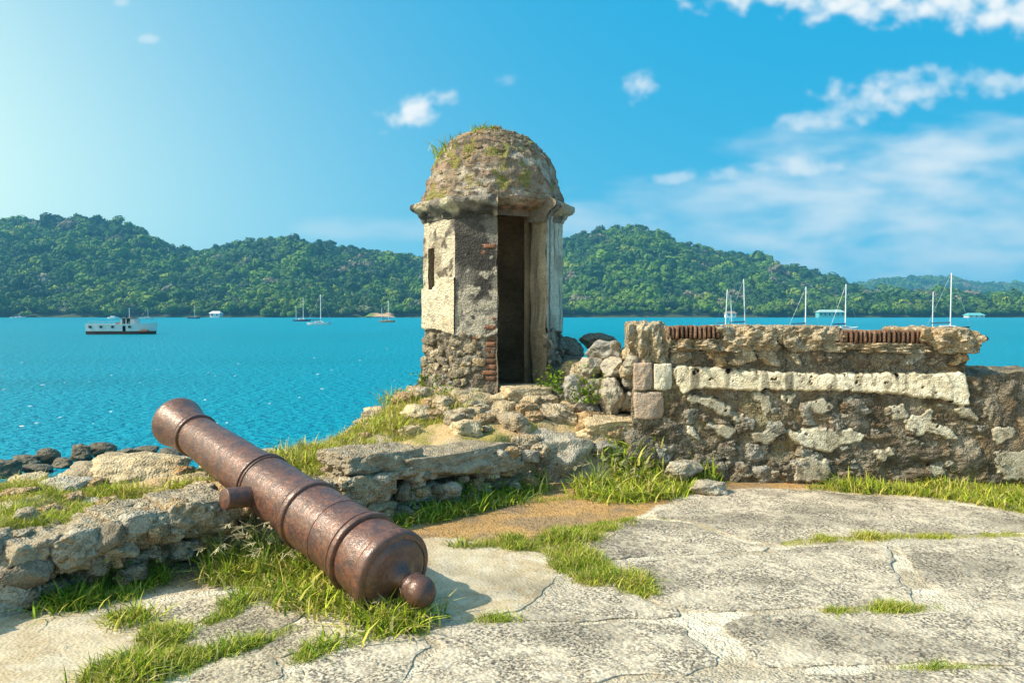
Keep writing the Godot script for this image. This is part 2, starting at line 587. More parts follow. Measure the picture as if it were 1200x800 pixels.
# a skin of render with a crumbled rim: a fine grid over the outline, proud by out, dropping back at its edge
func render_patch(pl: Upright, poly: PackedVector2Array, out: float, streaks: float) -> ArrayMesh:
	var cell := .009
	var lo := Vector2(1e9, 1e9)
	var hi := -lo
	for q in poly:
		lo = lo.min(q)
		hi = hi.max(q)
	lo -= Vector2(.03, .03)
	hi += Vector2(.03, .03)
	var nu := int((hi.x - lo.x) / cell)
	var nv := int((hi.y - lo.y) / cell)
	var mask := PackedFloat32Array()
	mask.resize((nu + 1) * (nv + 1))
	var g := Geo.new()
	for j in nv + 1:
		for i in nu + 1:
			var q := lo + Vector2(i, j) * cell
			var best := 1e9
			for k in poly.size():
				best = minf(best, Geometry2D.get_closest_point_to_segment(q, poly[k], poly[(k + 1) % poly.size()]).distance_squared_to(q))
			var m := sqrt(best) * (1.0 if Geometry2D.is_point_in_polygon(q, poly) else -1.0)
			m += fn.get_noise_2d(q.x * 420, q.y * 420) * (.02 + .04 * (1 - streaks)) + fn.get_noise_2d(q.x * 1500, q.y * 1500) * .016
			var hole := fn.get_noise_2d(q.x * 900 + 70, q.y * 900)
			if hole > .6: m = minf(m, .004 - (hole - .6) * .3)
			mask[j * (nu + 1) + i] = m
			var h := lerpf(-.045, out, sstep(-.012, .014, m)) + fn.get_noise_2d(q.x * 200, q.y * 200) * .007 + fn.get_noise_2d(q.x * 1700, q.y * 1700) * .003
			var tone := 1.0 + .35 * fn.get_noise_2d(q.x * 130 + 9, q.y * 130) - .55 * streaks * sstep(.16, .34, fn.get_noise_2d(q.x * 520, q.y * 36)) - .55 * sstep(.3, .42, fn.get_noise_2d(q.x * 800, q.y * 800 + 33)) - .3 * sstep(.012, -.004, m)
			g.vert(pl.p(q.x, q.y, h), Color(tone, tone * .985, tone * .95))
	for j in nv:
		for i in nu:
			var a := j * (nu + 1) + i
			if maxf(maxf(mask[a], mask[a + 1]), maxf(mask[a + nu + 1], mask[a + nu + 2])) > -.012:
				g.quad(a, a + nu + 1, a + nu + 2, a + 1)
	return g.mesh()

func build_wall() -> void:
	var pl := Upright.new(gp(742, 562), gp(1200, 573))
	var w := thing("parapet_wall", "ruined stone parapet with cream plaster band and brick coping", "wall", pl.o)
	var inv := Transform3D(Basis(), -pl.o)
	var add := func(called, mesh, mat):
		var o := part(called, mesh, mat, w)
		o.position = -pl.o
		return o
	var thick := 1.0
	var u_end := 6.2
	var step_v := on_uv(pl, 1160, 438).y
	var top_v := on_uv(pl, 900, 384).y
	var u_step := on_uv(pl, 1137, 430).x
	# the body: front, top, left end and the merlon above, one rough skin each
	var skin := func(u0: float, u1: float, v0: float, v1: float, z0: float, z1: float, amp: float):
		var g := Geo.new()
		var cell := .014
		var rough := func(p: Vector3) -> Vector3:
			return Vector3(nz(p, 150), nz(p + Vector3(7, 3, 1), 150), nz(p + Vector3(1, 9, 4), 150)) * amp + Vector3(nz(p, 520), nz(p + Vector3(3, 3, 3), 520), nz(p + Vector3(5, 1, 9), 520)) * amp * .5
		var face := func(a: Vector3, b: Vector3, d: Vector3, keep_edge: bool):
			var nu := int((b - a).length() / cell)
			var nv := int((d - a).length() / cell)
			g.grid(nu, nv, func(i, j):
				var q := a + (b - a) * (float(i) / nu) + (d - a) * (float(j) / nv)
				var world := pl.o + pl.u * q.x + Vector3(0, q.y, 0) + pl.n * q.z
				var t := 1.0 + .9 * nz(world, 110)
				var c := Color(t, t, t).lerp(Color(1.3, 1.1, .82), sstep(.1, .35, nz(world + Vector3(4, 0, 2), 70)) * .7).lerp(Color(2.1, 2.0, 1.75), sstep(.12, .3, nz(world + Vector3(1, 7, 3), 200)) * .75).lerp(Color(.45, .43, .4), sstep(.12, .3, nz(world + Vector3(9, 2, 3), 160)) * .8)
				return [world + rough.call(world), c])
		face.call(Vector3(u0, v0, z1), Vector3(u1, v0, z1), Vector3(u0, v1, z1), true)
		face.call(Vector3(u0, v1, z1), Vector3(u1, v1, z1), Vector3(u0, v1, z0), true)
		face.call(Vector3(u0, v0, z0), Vector3(u0, v0, z1), Vector3(u0, v1, z0), true)
		face.call(Vector3(u1, v0, z1), Vector3(u1, v0, z0), Vector3(u1, v1, z1), true)
		face.call(Vector3(u1, v0, z0), Vector3(u0, v0, z0), Vector3(u1, v1, z0), true)
		return g.mesh()
	add.call("core", skin.call(0.0, u_end, -.15, step_v, -thick, -.02, .05), M.rubble)
	add.call("merlon_core", skin.call(.02, u_step - .01, step_v - .06, top_v - .16, -thick + .05, -.03, .05), M.rubble)
	# top courses of the merlon: cap blocks, bricks on edge between them
	var cap := func(x0, y0, x1, y1, out, mat):
		var o := put_on(pl, [x0, y0, x1, y1], thick, out, "capstone", pick(cap_blocks), mat, w)
		o.position -= pl.o
	cap.call(737, 379, 785, 427, .02, M.rubble_pale)
	cap.call(838, 382.5, 918, 412, .05, M.rubble_pale)
	cap.call(906, 383, 990, 412, .04, M.rubble_pale)
	cap.call(1078, 384.5, 1149, 414, .07, M.rubble_pale)
	cap.call(774, 397, 850, 413, .05, M.rubble_pale)
	cap.call(974, 402, 1090, 416, .05, M.rubble_pale)
	cap.call(776, 384, 848, 400, -.07, M.rubble_pale)
	cap.call(976, 389, 1088, 405, -.07, M.rubble_pale)
	for row in [[781, 844, 381.5, 397, 12], [983, 1083, 387, 402.5, 18]]:
		for k in row[4]:
			var x0: float = lerpf(row[0], row[1], float(k) / row[4]) + rng.randf_range(-.2, .2)
			var pitch_x: float = (row[1] - row[0]) / row[4]
			var dy := rng.randf_range(-.8, .8)
			var o := put_on(pl, [x0 + .4, row[2] + dy, x0 + pitch_x - .9, row[3] + dy * .3], .24, rng.randf_range(.03, .055), "brick", pick(bricks), M.brick_muted if rng.randf() < .6 else M.brick_dark, w, rng.randf_range(-.04, .04))
			o.position -= pl.o
	# merlon rubble course between cap and plaster band
	var x := 784.0
	while x < 1136:
		var wd := rng.randf_range(16, 44)
		var y0 := 408 + rng.randf_range(-3, 4)
		var o := put_on(pl, [x, y0, minf(x + wd, 1139), rng.randf_range(427, 433)], .3, rng.randf_range(.0, .03), "stone", pick(rocks_mid), pick([M.rubble, M.rubble_brown, M.rubble_grey, M.rubble_pale, M.rubble_black]), w, rng.randf_range(-.12, .12))
		o.position -= pl.o
		x += wd - rng.randf_range(1, 5)
	# dressed blocks at the left corner
	for b in [[742, 424, 765, 457.5, M.pink_stone], [765.6, 425, 788, 457, M.plaster_grey], [742, 458.5, 778, 491, M.pink_stone]]:
		var o := put_on(pl, [b[0], b[1], b[2], b[3]], .34, .045, "dressed_block", blocks[3], b[4], w)
		o.position -= pl.o
	# cream plaster band and the patches of render left on the rubble
	var poly := func(pts: Array, ragged_by := .02) -> PackedVector2Array:
		var uv := []
		for p in pts:
			uv.append(on_uv(pl, p[0], p[1]))
		return ragged(uv, .02, ragged_by)
	add.call("plaster_band", render_patch(pl, poly.call([[787, 430], [800, 428], [850, 431], [870, 434], [930, 436], [1000, 438], [1060, 437], [1131, 438], [1134, 450], [1138, 476], [1120, 474], [1105, 468], [1080, 465], [1040, 461], [1000, 459], [930, 457], [860, 457], [840, 455], [812, 455], [802, 463], [797, 458], [790, 448]], .0), .03, 1.0), M.plaster)
	for pts in [[[803, 462], [815, 461], [842, 469], [856, 478], [855, 487], [848, 490], [840, 483], [838, 476], [825, 479], [812, 474], [803, 470]], [[858, 486], [871, 487], [869, 500], [861, 499]], [[806, 499], [812, 501], [823, 512], [822, 517], [812, 513], [805, 506]], [[885, 461], [905, 461], [904, 480], [897, 487], [892, 476], [886, 470]], [[915, 462], [932, 463], [928, 474], [918, 472]], [[1060, 495], [1078, 485], [1085, 478], [1097, 480], [1094, 494], [1105, 502], [1119, 503], [1123, 513], [1115, 516], [1100, 510], [1075, 509], [1063, 505]], [[923, 506], [960, 501], [1000, 504], [1017, 510], [1005, 518], [985, 526], [970, 531], [950, 525], [925, 520]], [[928, 541], [950, 534], [972, 540], [977, 552], [960, 566], [935, 562]], [[1164, 531], [1182, 526], [1210, 524], [1210, 564], [1180, 564], [1166, 548]], [[1098, 470], [1111, 472], [1107, 480], [1097, 479]], [[1117, 478], [1140, 476], [1147, 486], [1146, 494], [1132, 488]], [[1043, 476], [1057, 473], [1063, 487], [1048, 491]], [[832, 498], [850, 494], [866, 503], [858, 514], [840, 512]], [[940, 470], [964, 466], [976, 476], [962, 486], [944, 482]], [[880, 508], [900, 502], [912, 510], [900, 520], [884, 518]], [[1020, 528], [1044, 522], [1052, 534], [1030, 542]], [[1160, 502], [1186, 498], [1196, 512], [1170, 520]], [[1088, 548], [1108, 542], [1114, 556], [1092, 562]], [[858, 548], [876, 544], [884, 556], [864, 562]], [[796, 546], [812, 542], [820, 554], [800, 558]]]:
		add.call("plaster_patch", render_patch(pl, poly.call(pts, .0), rng.randf_range(.008, .018), .4), M.plaster_worn if rng.randf() < .7 else M.plaster_grey)
	# rubble stones bedded in the lower wall
	var big := [[822, 518, 868, 541], [868, 520, 903, 541], [812, 538, 850, 562], [790, 520, 822, 540], [985, 464, 1042, 505], [968, 482, 996, 506], [1110, 518, 1166, 562], [1050, 524, 1112, 549], [1046, 548, 1100, 566], [970, 530, 1035, 552], [980, 550, 1030, 568], [918, 541, 940, 566], [1138, 442, 1153, 470], [800, 478, 823, 498], [1166, 445, 1192, 500], [1152, 470, 1180, 520], [1188, 470, 1230, 520], [1192, 441, 1240, 470], [850, 540, 880, 566], [880, 544, 922, 567], [935, 470, 970, 500], [880, 490, 925, 518], [1000, 508, 1056, 530], [760, 494, 800, 520], [762, 520, 792, 545]]
	for r in big:
		var o := put_on(pl, r, .34, rng.randf_range(-.01, .03), "stone", pick(rocks_mid), pick([M.rubble, M.rubble, M.rubble_grey, M.rubble_grey, M.rubble_black]), w, rng.randf_range(-.1, .1))
		o.position -= pl.o
	for k in 130:
		var sx := rng.randf_range(748, 1230)
		var sy := rng.randf_range(470, 566)
		var sw := rng.randf_range(9, 26)
		var o := put_on(pl, [sx - sw * .5, sy - sw * .33, sx + sw * .5, sy + sw * .33], .24, rng.randf_range(-.03, .02), "stone", pick(rocks_mid), pick([M.rubble, M.rubble, M.rubble_grey, M.rubble_grey, M.rubble_black, M.rubble_black]), w, rng.randf_range(-.4, .4))
		o.position -= pl.o
	for k in 26:
		var su := rng.randf_range(4.3, 6.1)
		var ss := rng.randf_range(.12, .34)
		put_rock("stone", pick(rocks_mid), pick([M.rubble, M.rubble_brown, M.rubble_grey, M.rubble_black]), w, pl.p(su, rng.randf_range(.08, step_v - .12), -.13) - pl.o, Vector3(ss * 1.3, ss * .8, .3), pl.basis())
	# stones of the broken left end, which steps down towards the tower
	var flank := Upright.new(pl.p(0, 0, 0), pl.p(0, 0, -1) - pl.u * .12)
	for k in 34:
		var dz := rng.randf_range(-.98, -.04)
		var v := rng.randf_range(.25, top_v - .22)
		var s := rng.randf_range(.12, .26)
		put_rock("stone", pick(rocks_small), pick([M.rock, M.rubble_pale, M.rock_blue, M.rock_warm]), w, pl.p(-.01 - rng.randf() * .05, v, dz) - pl.o, Vector3(.16, s * .8, s), pl.basis() * Basis(Vector3.RIGHT, rng.randf_range(-.3, .3)))
	# lower broken mass that carries on towards the tower
	for s in [[650, 430, 740, 500, 8.35], [640, 452, 700, 510, 8.3], [690, 400, 727, 426, 8.1], [681, 420, 705, 445, 7.9], [704, 419, 730, 445, 7.75], [662, 442, 688, 470, 7.9], [686, 443, 708, 472, 7.8], [705, 446, 731, 487, 7.6], [672, 462, 700, 488, 7.8], [645, 398, 684, 428, 9.3], [650, 420, 690, 452, 9.0], [684, 392, 722, 408, 9.6], [640, 430, 668, 462, 8.8]]:
		var pos := at((s[0] + s[2]) * .5, (s[1] + s[3]) * .5, s[4] + .15)
		var k: float = s[4] / FOCAL
		put_rock("stone", pick(rocks_big), pick([M.rock, M.rock_blue, M.rubble_pale]) if s[4] < 8.6 else M.rubble, w, pos - pl.o, Vector3((s[2] - s[0]) * k * 1.08, (s[3] - s[1]) * k * 1.08, .42), pl.basis() * Basis(Vector3.UP, rng.randf_range(-.3, .3)))

# ------------------------------------------------------------------ low wall the cannon lies over
func build_kerb() -> void:
	var pl := Upright.new(Vector3(kerb_a.x, 0, -kerb_a.y), Vector3(kerb_b.x, 0, -kerb_b.y))
	var w := thing("low_stone_wall", "low ruined wall of rough grey boulders under the cannon", "wall", pl.o)
	var tops := [[-90, 640, 20, 712, .0], [-12, 624, 92, 700, .03], [62, 608, 160, 672, .06], [128, 590, 226, 656, .03], [196, 578, 276, 640, .05], [250, 590, 318, 646, -.06], [300, 584, 366, 634, -.06], [340, 562, 420, 614, .0], [396, 550, 466, 600, .04], [410, 522, 500, 576, .0], [470, 516, 612, 574, .06], [560, 535, 618, 575, -.04]]
	for r in tops:
		var o := put_on(pl, r, .46, r[4], "boulder", pick(rough_blocks), pick([M.rock_kerb, M.rubble_pale, M.rock_kerb]), w, rng.randf_range(-.05, .05))
		o.position -= pl.o
	var lows := [[-30, 690, 42, 732], [34, 678, 84, 718], [80, 660, 134, 700], [128, 644, 180, 692], [172, 634, 210, 668], [184, 658, 250, 690], [204, 632, 240, 664], [232, 620, 268, 650], [260, 630, 306, 662], [300, 620, 342, 652], [336, 604, 374, 640], [368, 592, 422, 628], [414, 578, 472, 618], [464, 566, 522, 608], [514, 562, 562, 600], [554, 556, 610, 592], [590, 552, 632, 582]]
	for r in lows:
		var o := put_on(pl, r, .45, rng.randf_range(-.06, .02), "stone", pick(rocks_mid), pick([M.rock_dark, M.rock, M.rubble_brown, M.rubble_pale]), w, rng.randf_range(-.12, .12))
		o.position -= pl.o
	for k in 7:      # the wall goes on past the left frame edge
		var t := -.75 - k * .62
		put_rock("boulder", pick(rough_blocks), pick([M.rock_kerb, M.rubble_pale]), w, pl.p(t, .24, -.24) - pl.o, Vector3(.8, rng.randf_range(.44, .54), .5), pl.basis() * Basis(Vector3.BACK, rng.randf_range(-.06, .06)))
	for k in 22:      # broken crest
		var t := rng.randf_range(-.3, 4.5)
		if t > 1.25 and t < 2.0: continue      # the cannon lies here
		var s := rng.randf_range(.08, .2)
		put_rock("stone", pick(rocks_mid), pick([M.rock_kerb, M.rubble_pale, M.rock_kerb]), w, pl.p(t, rng.randf_range(.30, .40), rng.randf_range(-.42, -.04)) - pl.o, Vector3(s * 1.5, s * .7, s), pl.basis() * Basis(Vector3.UP, rng.randf() * 3))
	for k in 90:
		var t := rng.randf_range(0, 4.4)
		var s := rng.randf_range(.06, .18)
		put_rock("stone", pick(rocks_small), pick([M.rock_dark, M.rock, M.rubble_brown]), w, pl.p(t, rng.randf_range(.02, .38), rng.randf_range(-.1, .02)) - pl.o, Vector3(s * 1.4, s, s), pl.basis() * Basis(Vector3.UP, rng.randf() * 3))

# ------------------------------------------------------------------ loose rocks
func lay_rock(r: Array, depth: float, mesh: Mesh, mat: Material, label: String, group := "", deep := 0.0, called := "boulder") -> void:
	var k := depth / FOCAL
	var size := Vector3((r[2] - r[0]) * k, (r[3] - r[1]) * k, deep if deep > 0 else (r[2] - r[0]) * k * .8)
	var pos := at((r[0] + r[2]) * .5, (r[1] + r[3]) * .5, depth + size.z * .3)
	var o := put_rock(called, mesh, mat, self, pos, size * 1.08, Basis(Vector3.UP, rng.randf_range(-.35, .35)))
	tag(o, label, "rock", group)

func build_rocks() -> void:
	lay_rock([606, 508, 690, 566], 7.35, rocks_big[1], M.rock, "large rounded grey boulder in front of the tower doorway")
	lay_rock([668, 487, 752, 516], 7.5, rocks_big[2], M.rock_warm, "long pale ledge stone at the foot of the pink corner blocks", "", .6)
	lay_rock([686, 513, 732, 540], 7.4, rocks_big[3], M.rock_blue, "bluish grey stone tucked under the long pale ledge stone")
	lay_rock([726, 505, 766, 545], 7.35, rocks_big[4], M.rubble, "dark rough stone at the bottom left corner of the parapet")
	lay_rock([780, 541, 820, 560], 7.0, rocks_big[5], M.rock, "pale topped flat stone in grass by the parapet foot")
	lay_rock([812, 564, 850, 582], 6.75, rocks_big[6], M.rock, "low pale rock at the corner of the paving and parapet")
	lay_rock([602, 553, 630, 582], 7.1, rocks_big[7], M.rock, "small boulder between the low wall and the large rounded boulder")
	lay_rock([530, 464, 592, 500], 8.05, rocks_big[8], M.rock_warm, "brown layered boulder just below the tower door sill")
	lay_rock([566, 480, 600, 510], 7.8, rocks_big[9], M.rock, "grey boulder between the layered boulder and the doorway path")
	lay_rock([612, 478, 652, 508], 7.9, rocks_big[0], M.rock_warm, "tan boulder beside the path to the tower doorway")
	lay_rock([645, 484, 676, 506], 7.7, rocks_big[3], M.rock_warm, "reddish tan stone left of the long pale ledge stone")
	lay_rock([486, 455, 512, 478], 8.5, rocks_big[5], M.rock, "round stone among the weeds at the tower's left foot")
	lay_rock([535, 500, 568, 520], 7.5, rocks_big[2], M.rock, "pale stone lying on the low wall's highest boulder")
	lay_rock([455, 490, 520, 506], 8.0, rocks_big[6], M.rock_warm, "flat tan rock in the dry grass left of the tower")
	lay_rock([345, 532, 392, 550], 6.6, rocks_big[7], M.rock, "flat grey rock in dry grass behind the cannon barrel")
	lay_rock([588, 452, 640, 470], 8.2, blocks[2], M.rock_warm, "worn step stone in front of the tower door sill", "", .5, "step_stone")
	# flat rocks on the left shoulder
	lay_rock([96, 538, 218, 574], 5.75, rocks_big[4], M.rock_warm, "broad flat tan rock at the sea edge left of the cannon muzzle", "", .7)
	lay_rock([206, 556, 262, 572], 5.7, rocks_big[8], M.rock_warm, "thin tan slab of rock beneath the cannon barrel", "", .4)
	lay_rock([46, 562, 104, 590], 5.45, rocks_big[1], M.rock, "rounded grey rock in the grass at far left")
	lay_rock([82, 586, 116, 602], 5.15, rocks_big[9], M.rock, "small grey stone on the shoulder above the low wall")
	lay_rock([-8, 588, 32, 604], 5.1, rocks_big[2], M.rock_warm, "tan stone at the left frame edge above the low wall")
	# scattered small stones on the rocky shoulder and tower foot
	var n := 0
	for k in 900:
		if n > 105: break
		var x := rng.randf_range(-4.2, 1.2)
		var d := rng.randf_range(4.4, 9.6)
		if behind_kerb(Vector2(x, d)) < .25 or coast_distance(Vector2(x, d)) < -.15 or Vector2(x, d).distance_to(Vector2(-.22, 9.2)) < .85: continue
		var near := Vector2(x, d).distance_to(Vector2(.1, 8.4))
		if rng.randf() > (.9 if near < 1.3 else .35): continue
		if near > 1.3 and rng.randf() < .5: continue
		n += 1
		var s := rng.randf_range(.05, .17) if near > 1.3 else rng.randf_range(.08, .26)
		var kind: Array = pick([["grey", M.rock_kerb], ["tan", M.rock_warm], ["speckled", M.rubble_pale], ["brown", M.rubble_brown], ["brown", M.rubble_brown]])
		var o := put_rock("loose_stone", pick(rocks_mid), kind[1], self, Vector3(x, ground_height(x, d) + s * .14, -d), Vector3(s * 1.25, s * .8, s), Basis(Vector3.UP, rng.randf() * 6))
		var big: String = "large" if s > .19 else ("middling" if s > .11 else "small")
		if near < 1.3:
			var spot := "right of" if x > .35 else ("left of" if x < -.35 else "in front of")
			tag(o, "%s %s loose stone in the rubble %s the tower doorway" % [big, kind[0], spot], "stone", "rubble by the tower doorway")
		elif x > -1.9: tag(o, "%s %s stone in the dry grass between cannon and tower" % [big, kind[0]], "stone", "stones in the dry grass between cannon and tower")
		else: tag(o, "%s %s stone on the grassy shoulder left of the cannon" % [big, kind[0]], "stone", "stones on the left shoulder")
	# along the coast edge, seen against the water
	for k in 46:
		var i := rng.randi_range(3, 6)
		var q := coast[i].lerp(coast[i + 1], rng.randf())
		var s := rng.randf_range(.10, .3)
		var kind: Array = pick([["grey", M.rock_kerb], ["tan", M.rock_warm]])
		var o := put_rock("edge_rock", pick(rocks_mid), kind[1], self, Vector3(q.x, ground_height(q.x, q.y) + s * .15, -q.y), Vector3(s * 1.4, s * .7, s), Basis(Vector3.UP, rng.randf() * 6))
		tag(o, "%s %s rock on the brink %s" % ["large" if s > .2 else "small", kind[0], ["behind the cannon muzzle", "beside the cannon barrel", "in the dry grass facing the water", "at the tower's left foot"][i - 3]], "rock", "rocks along the brink")
	# shore rocks standing in the water
	for r in [[-10, 540, 22, 562], [14, 535, 42, 549], [46, 527, 68, 545], [82, 523, 104, 541], [106, 520, 134, 536], [118, 531, 140, 545], [133, 526, 157, 537], [158, 524, 184, 537], [60, 538, 84, 549], [185, 526, 210, 538], [30, 545, 58, 556], [96, 540, 124, 548], [150, 536, 176, 545]]:
		var wide: float = r[2] - r[0]
		lay_rock([r[0], r[1], r[2], r[3]], 3.2 * FOCAL / (r[3] - 368.0), pick(rocks_big), M.rock_wet, "%s dark wet rock in the water %s" % ["broad" if wide > 26 else "small", "at the left frame edge" if r[0] < 40 else ("left of the flat tan rock" if r[0] < 82 else ("behind the flat tan rock" if r[0] < 140 else "beneath the cannon muzzle"))], "dark wet rocks at the water's edge", 0.0, "shore_rock")

# ------------------------------------------------------------------ cannon
func build_cannon() -> void:
	var breech := at(462, 672, 4.1)
	var muzzle := at(207, 494, 6.0)
	var axis := (muzzle - breech).normalized()
	var L := (muzzle - breech).length()
	var k := L / 2.8
	var c := thing("cannon", "rusty brown iron cannon barrel lying over the low wall", "cannon", breech)
	var side := axis.cross(Vector3.UP).normalized()
	var b := Basis(side, axis, side.cross(axis))
	var lathe := func(called: String, prof: Array, parent: Node = c, fine := true):
		var g := Geo.new()
		var pts := []
		for i in prof.size() - 1:      # fine rings so that the corrosion relief has vertices to move
			var n := maxi(1, int(Vector2(prof[i][0], prof[i][1]).distance_to(Vector2(prof[i + 1][0], prof[i + 1][1])) / .012)) if fine else 1
			for j in n:
				pts.append([lerpf(prof[i][0], prof[i + 1][0], float(j) / n), lerpf(prof[i][1], prof[i + 1][1], float(j) / n) * k])
		pts.append([prof[-1][0], prof[-1][1] * k])
		g.lathe(pts, 170, func(p):
			var rr := Vector2(p.x, p.z).length()
			if rr < .001: return [p, Color.WHITE]
			var q = p + Vector3(p.x, 0, p.z) / rr * (nz(p, 300) * .003 + nz(p, 1800) * .0016)
			var t := 1.0 + .5 * nz(p, 100)
			return [q, Color(t, t, t)])
		var o := part(called, g.mesh(), M.rust, parent)
		if parent == c: o.basis = b
		return o
	lathe.call("barrel", [[.0, -.045], [.10, -.045], [.17, -.03], [.205, -.004], [.215, .0], [.222, .05], [.224, .16], [.214, .26], [.213, .34], [.208, .53], [.203, .82], [.200, .86], [.194, .93], [.186, 1.38], [.180, 1.46], [.176, 1.5], [.150, 2.42], [.150, 2.5], [.156, 2.54], [.170, 2.64], [.190, 2.73], [.199, 2.775], [.197, 2.795], [.188, 2.8], [.075, 2.8], [.072, 2.3], [.0, 2.3]])
	lathe.call("base_ring", [[.2, -.012], [.228, -.008], [.237, .005], [.239, .05], [.232, .064], [.2, .066]])
	for r in [[.262, .306, .236, .2], [.316, .332, .227, .2], [.535, .55, .2115, .19], [.818, .872, .219, .19], [.884, .9, .205, .18], [1.385, 1.405, .1945, .17], [1.415, 1.445, .198, .16], [2.43, 2.47, .167, .14], [2.478, 2.492, .160, .14]]:
		var hw: float = (r[1] - r[0]) * .5
		var m: float = (r[0] + r[1]) * .5
		lathe.call("reinforce_ring", [[r[3], m - hw], [r[2] - .006, m - hw], [r[2], m - hw * .5], [r[2], m + hw * .5], [r[2] - .006, m + hw], [r[3], m + hw]], c, false)
	var cas: Node3D = lathe.call("cascabel", [[.0, -.30], [.03, -.297], [.058, -.281], [.077, -.252], [.083, -.222], [.080, -.196], [.072, -.176], [.078, -.168], [.078, -.156], [.064, -.150], [.050, -.135], [.048, -.10], [.062, -.07], [.09, -.05], [.12, -.04]])
	cas.position = Vector3()
	for s in [-1, 1]:
		var g := Geo.new()
		g.lathe([[.0, .0], [.066, .0], [.066, .17], [.066, .34], [.062, .352], [.0, .353]], 40, func(p): return [p + Vector3(p.x, 0, p.z) * nz(p, 700) * .06, Color.WHITE])
		var o := part("trunnion", g.mesh(), M.rust, c)
		var dirn: Vector3 = side * s + Vector3.DOWN * .08 * s
		dirn = (dirn - axis * dirn.dot(axis)).normalized()
		o.basis = Basis(axis, dirn, axis.cross(dirn))
		o.position = axis * 1.27 * k + b.z * -.02

# ------------------------------------------------------------------ sentry tower
var t_mid := Vector3()
const T_ANG := [-76.0, -29.0, 4.5, 47.0, 85.0, 133.0, 180.0, 232.0]
func t_point(deg: float, r: float) -> Vector3:
	var a := deg_to_rad(deg)
	return Vector3(sin(a) * r, 0, cos(a) * r)

func t_radius(h: float) -> float:
	return .835 + .10 * sstep(1.25, .5, h) 

func t_rough(p: Vector3, amp: float) -> Vector3:
	var out := Vector3(p.x, 0, p.z).normalized()
	return p + out * (nz(p, 90) * amp * .7 + nz(p, 300) * amp * .5 + nz(p, 900) * amp * .25)

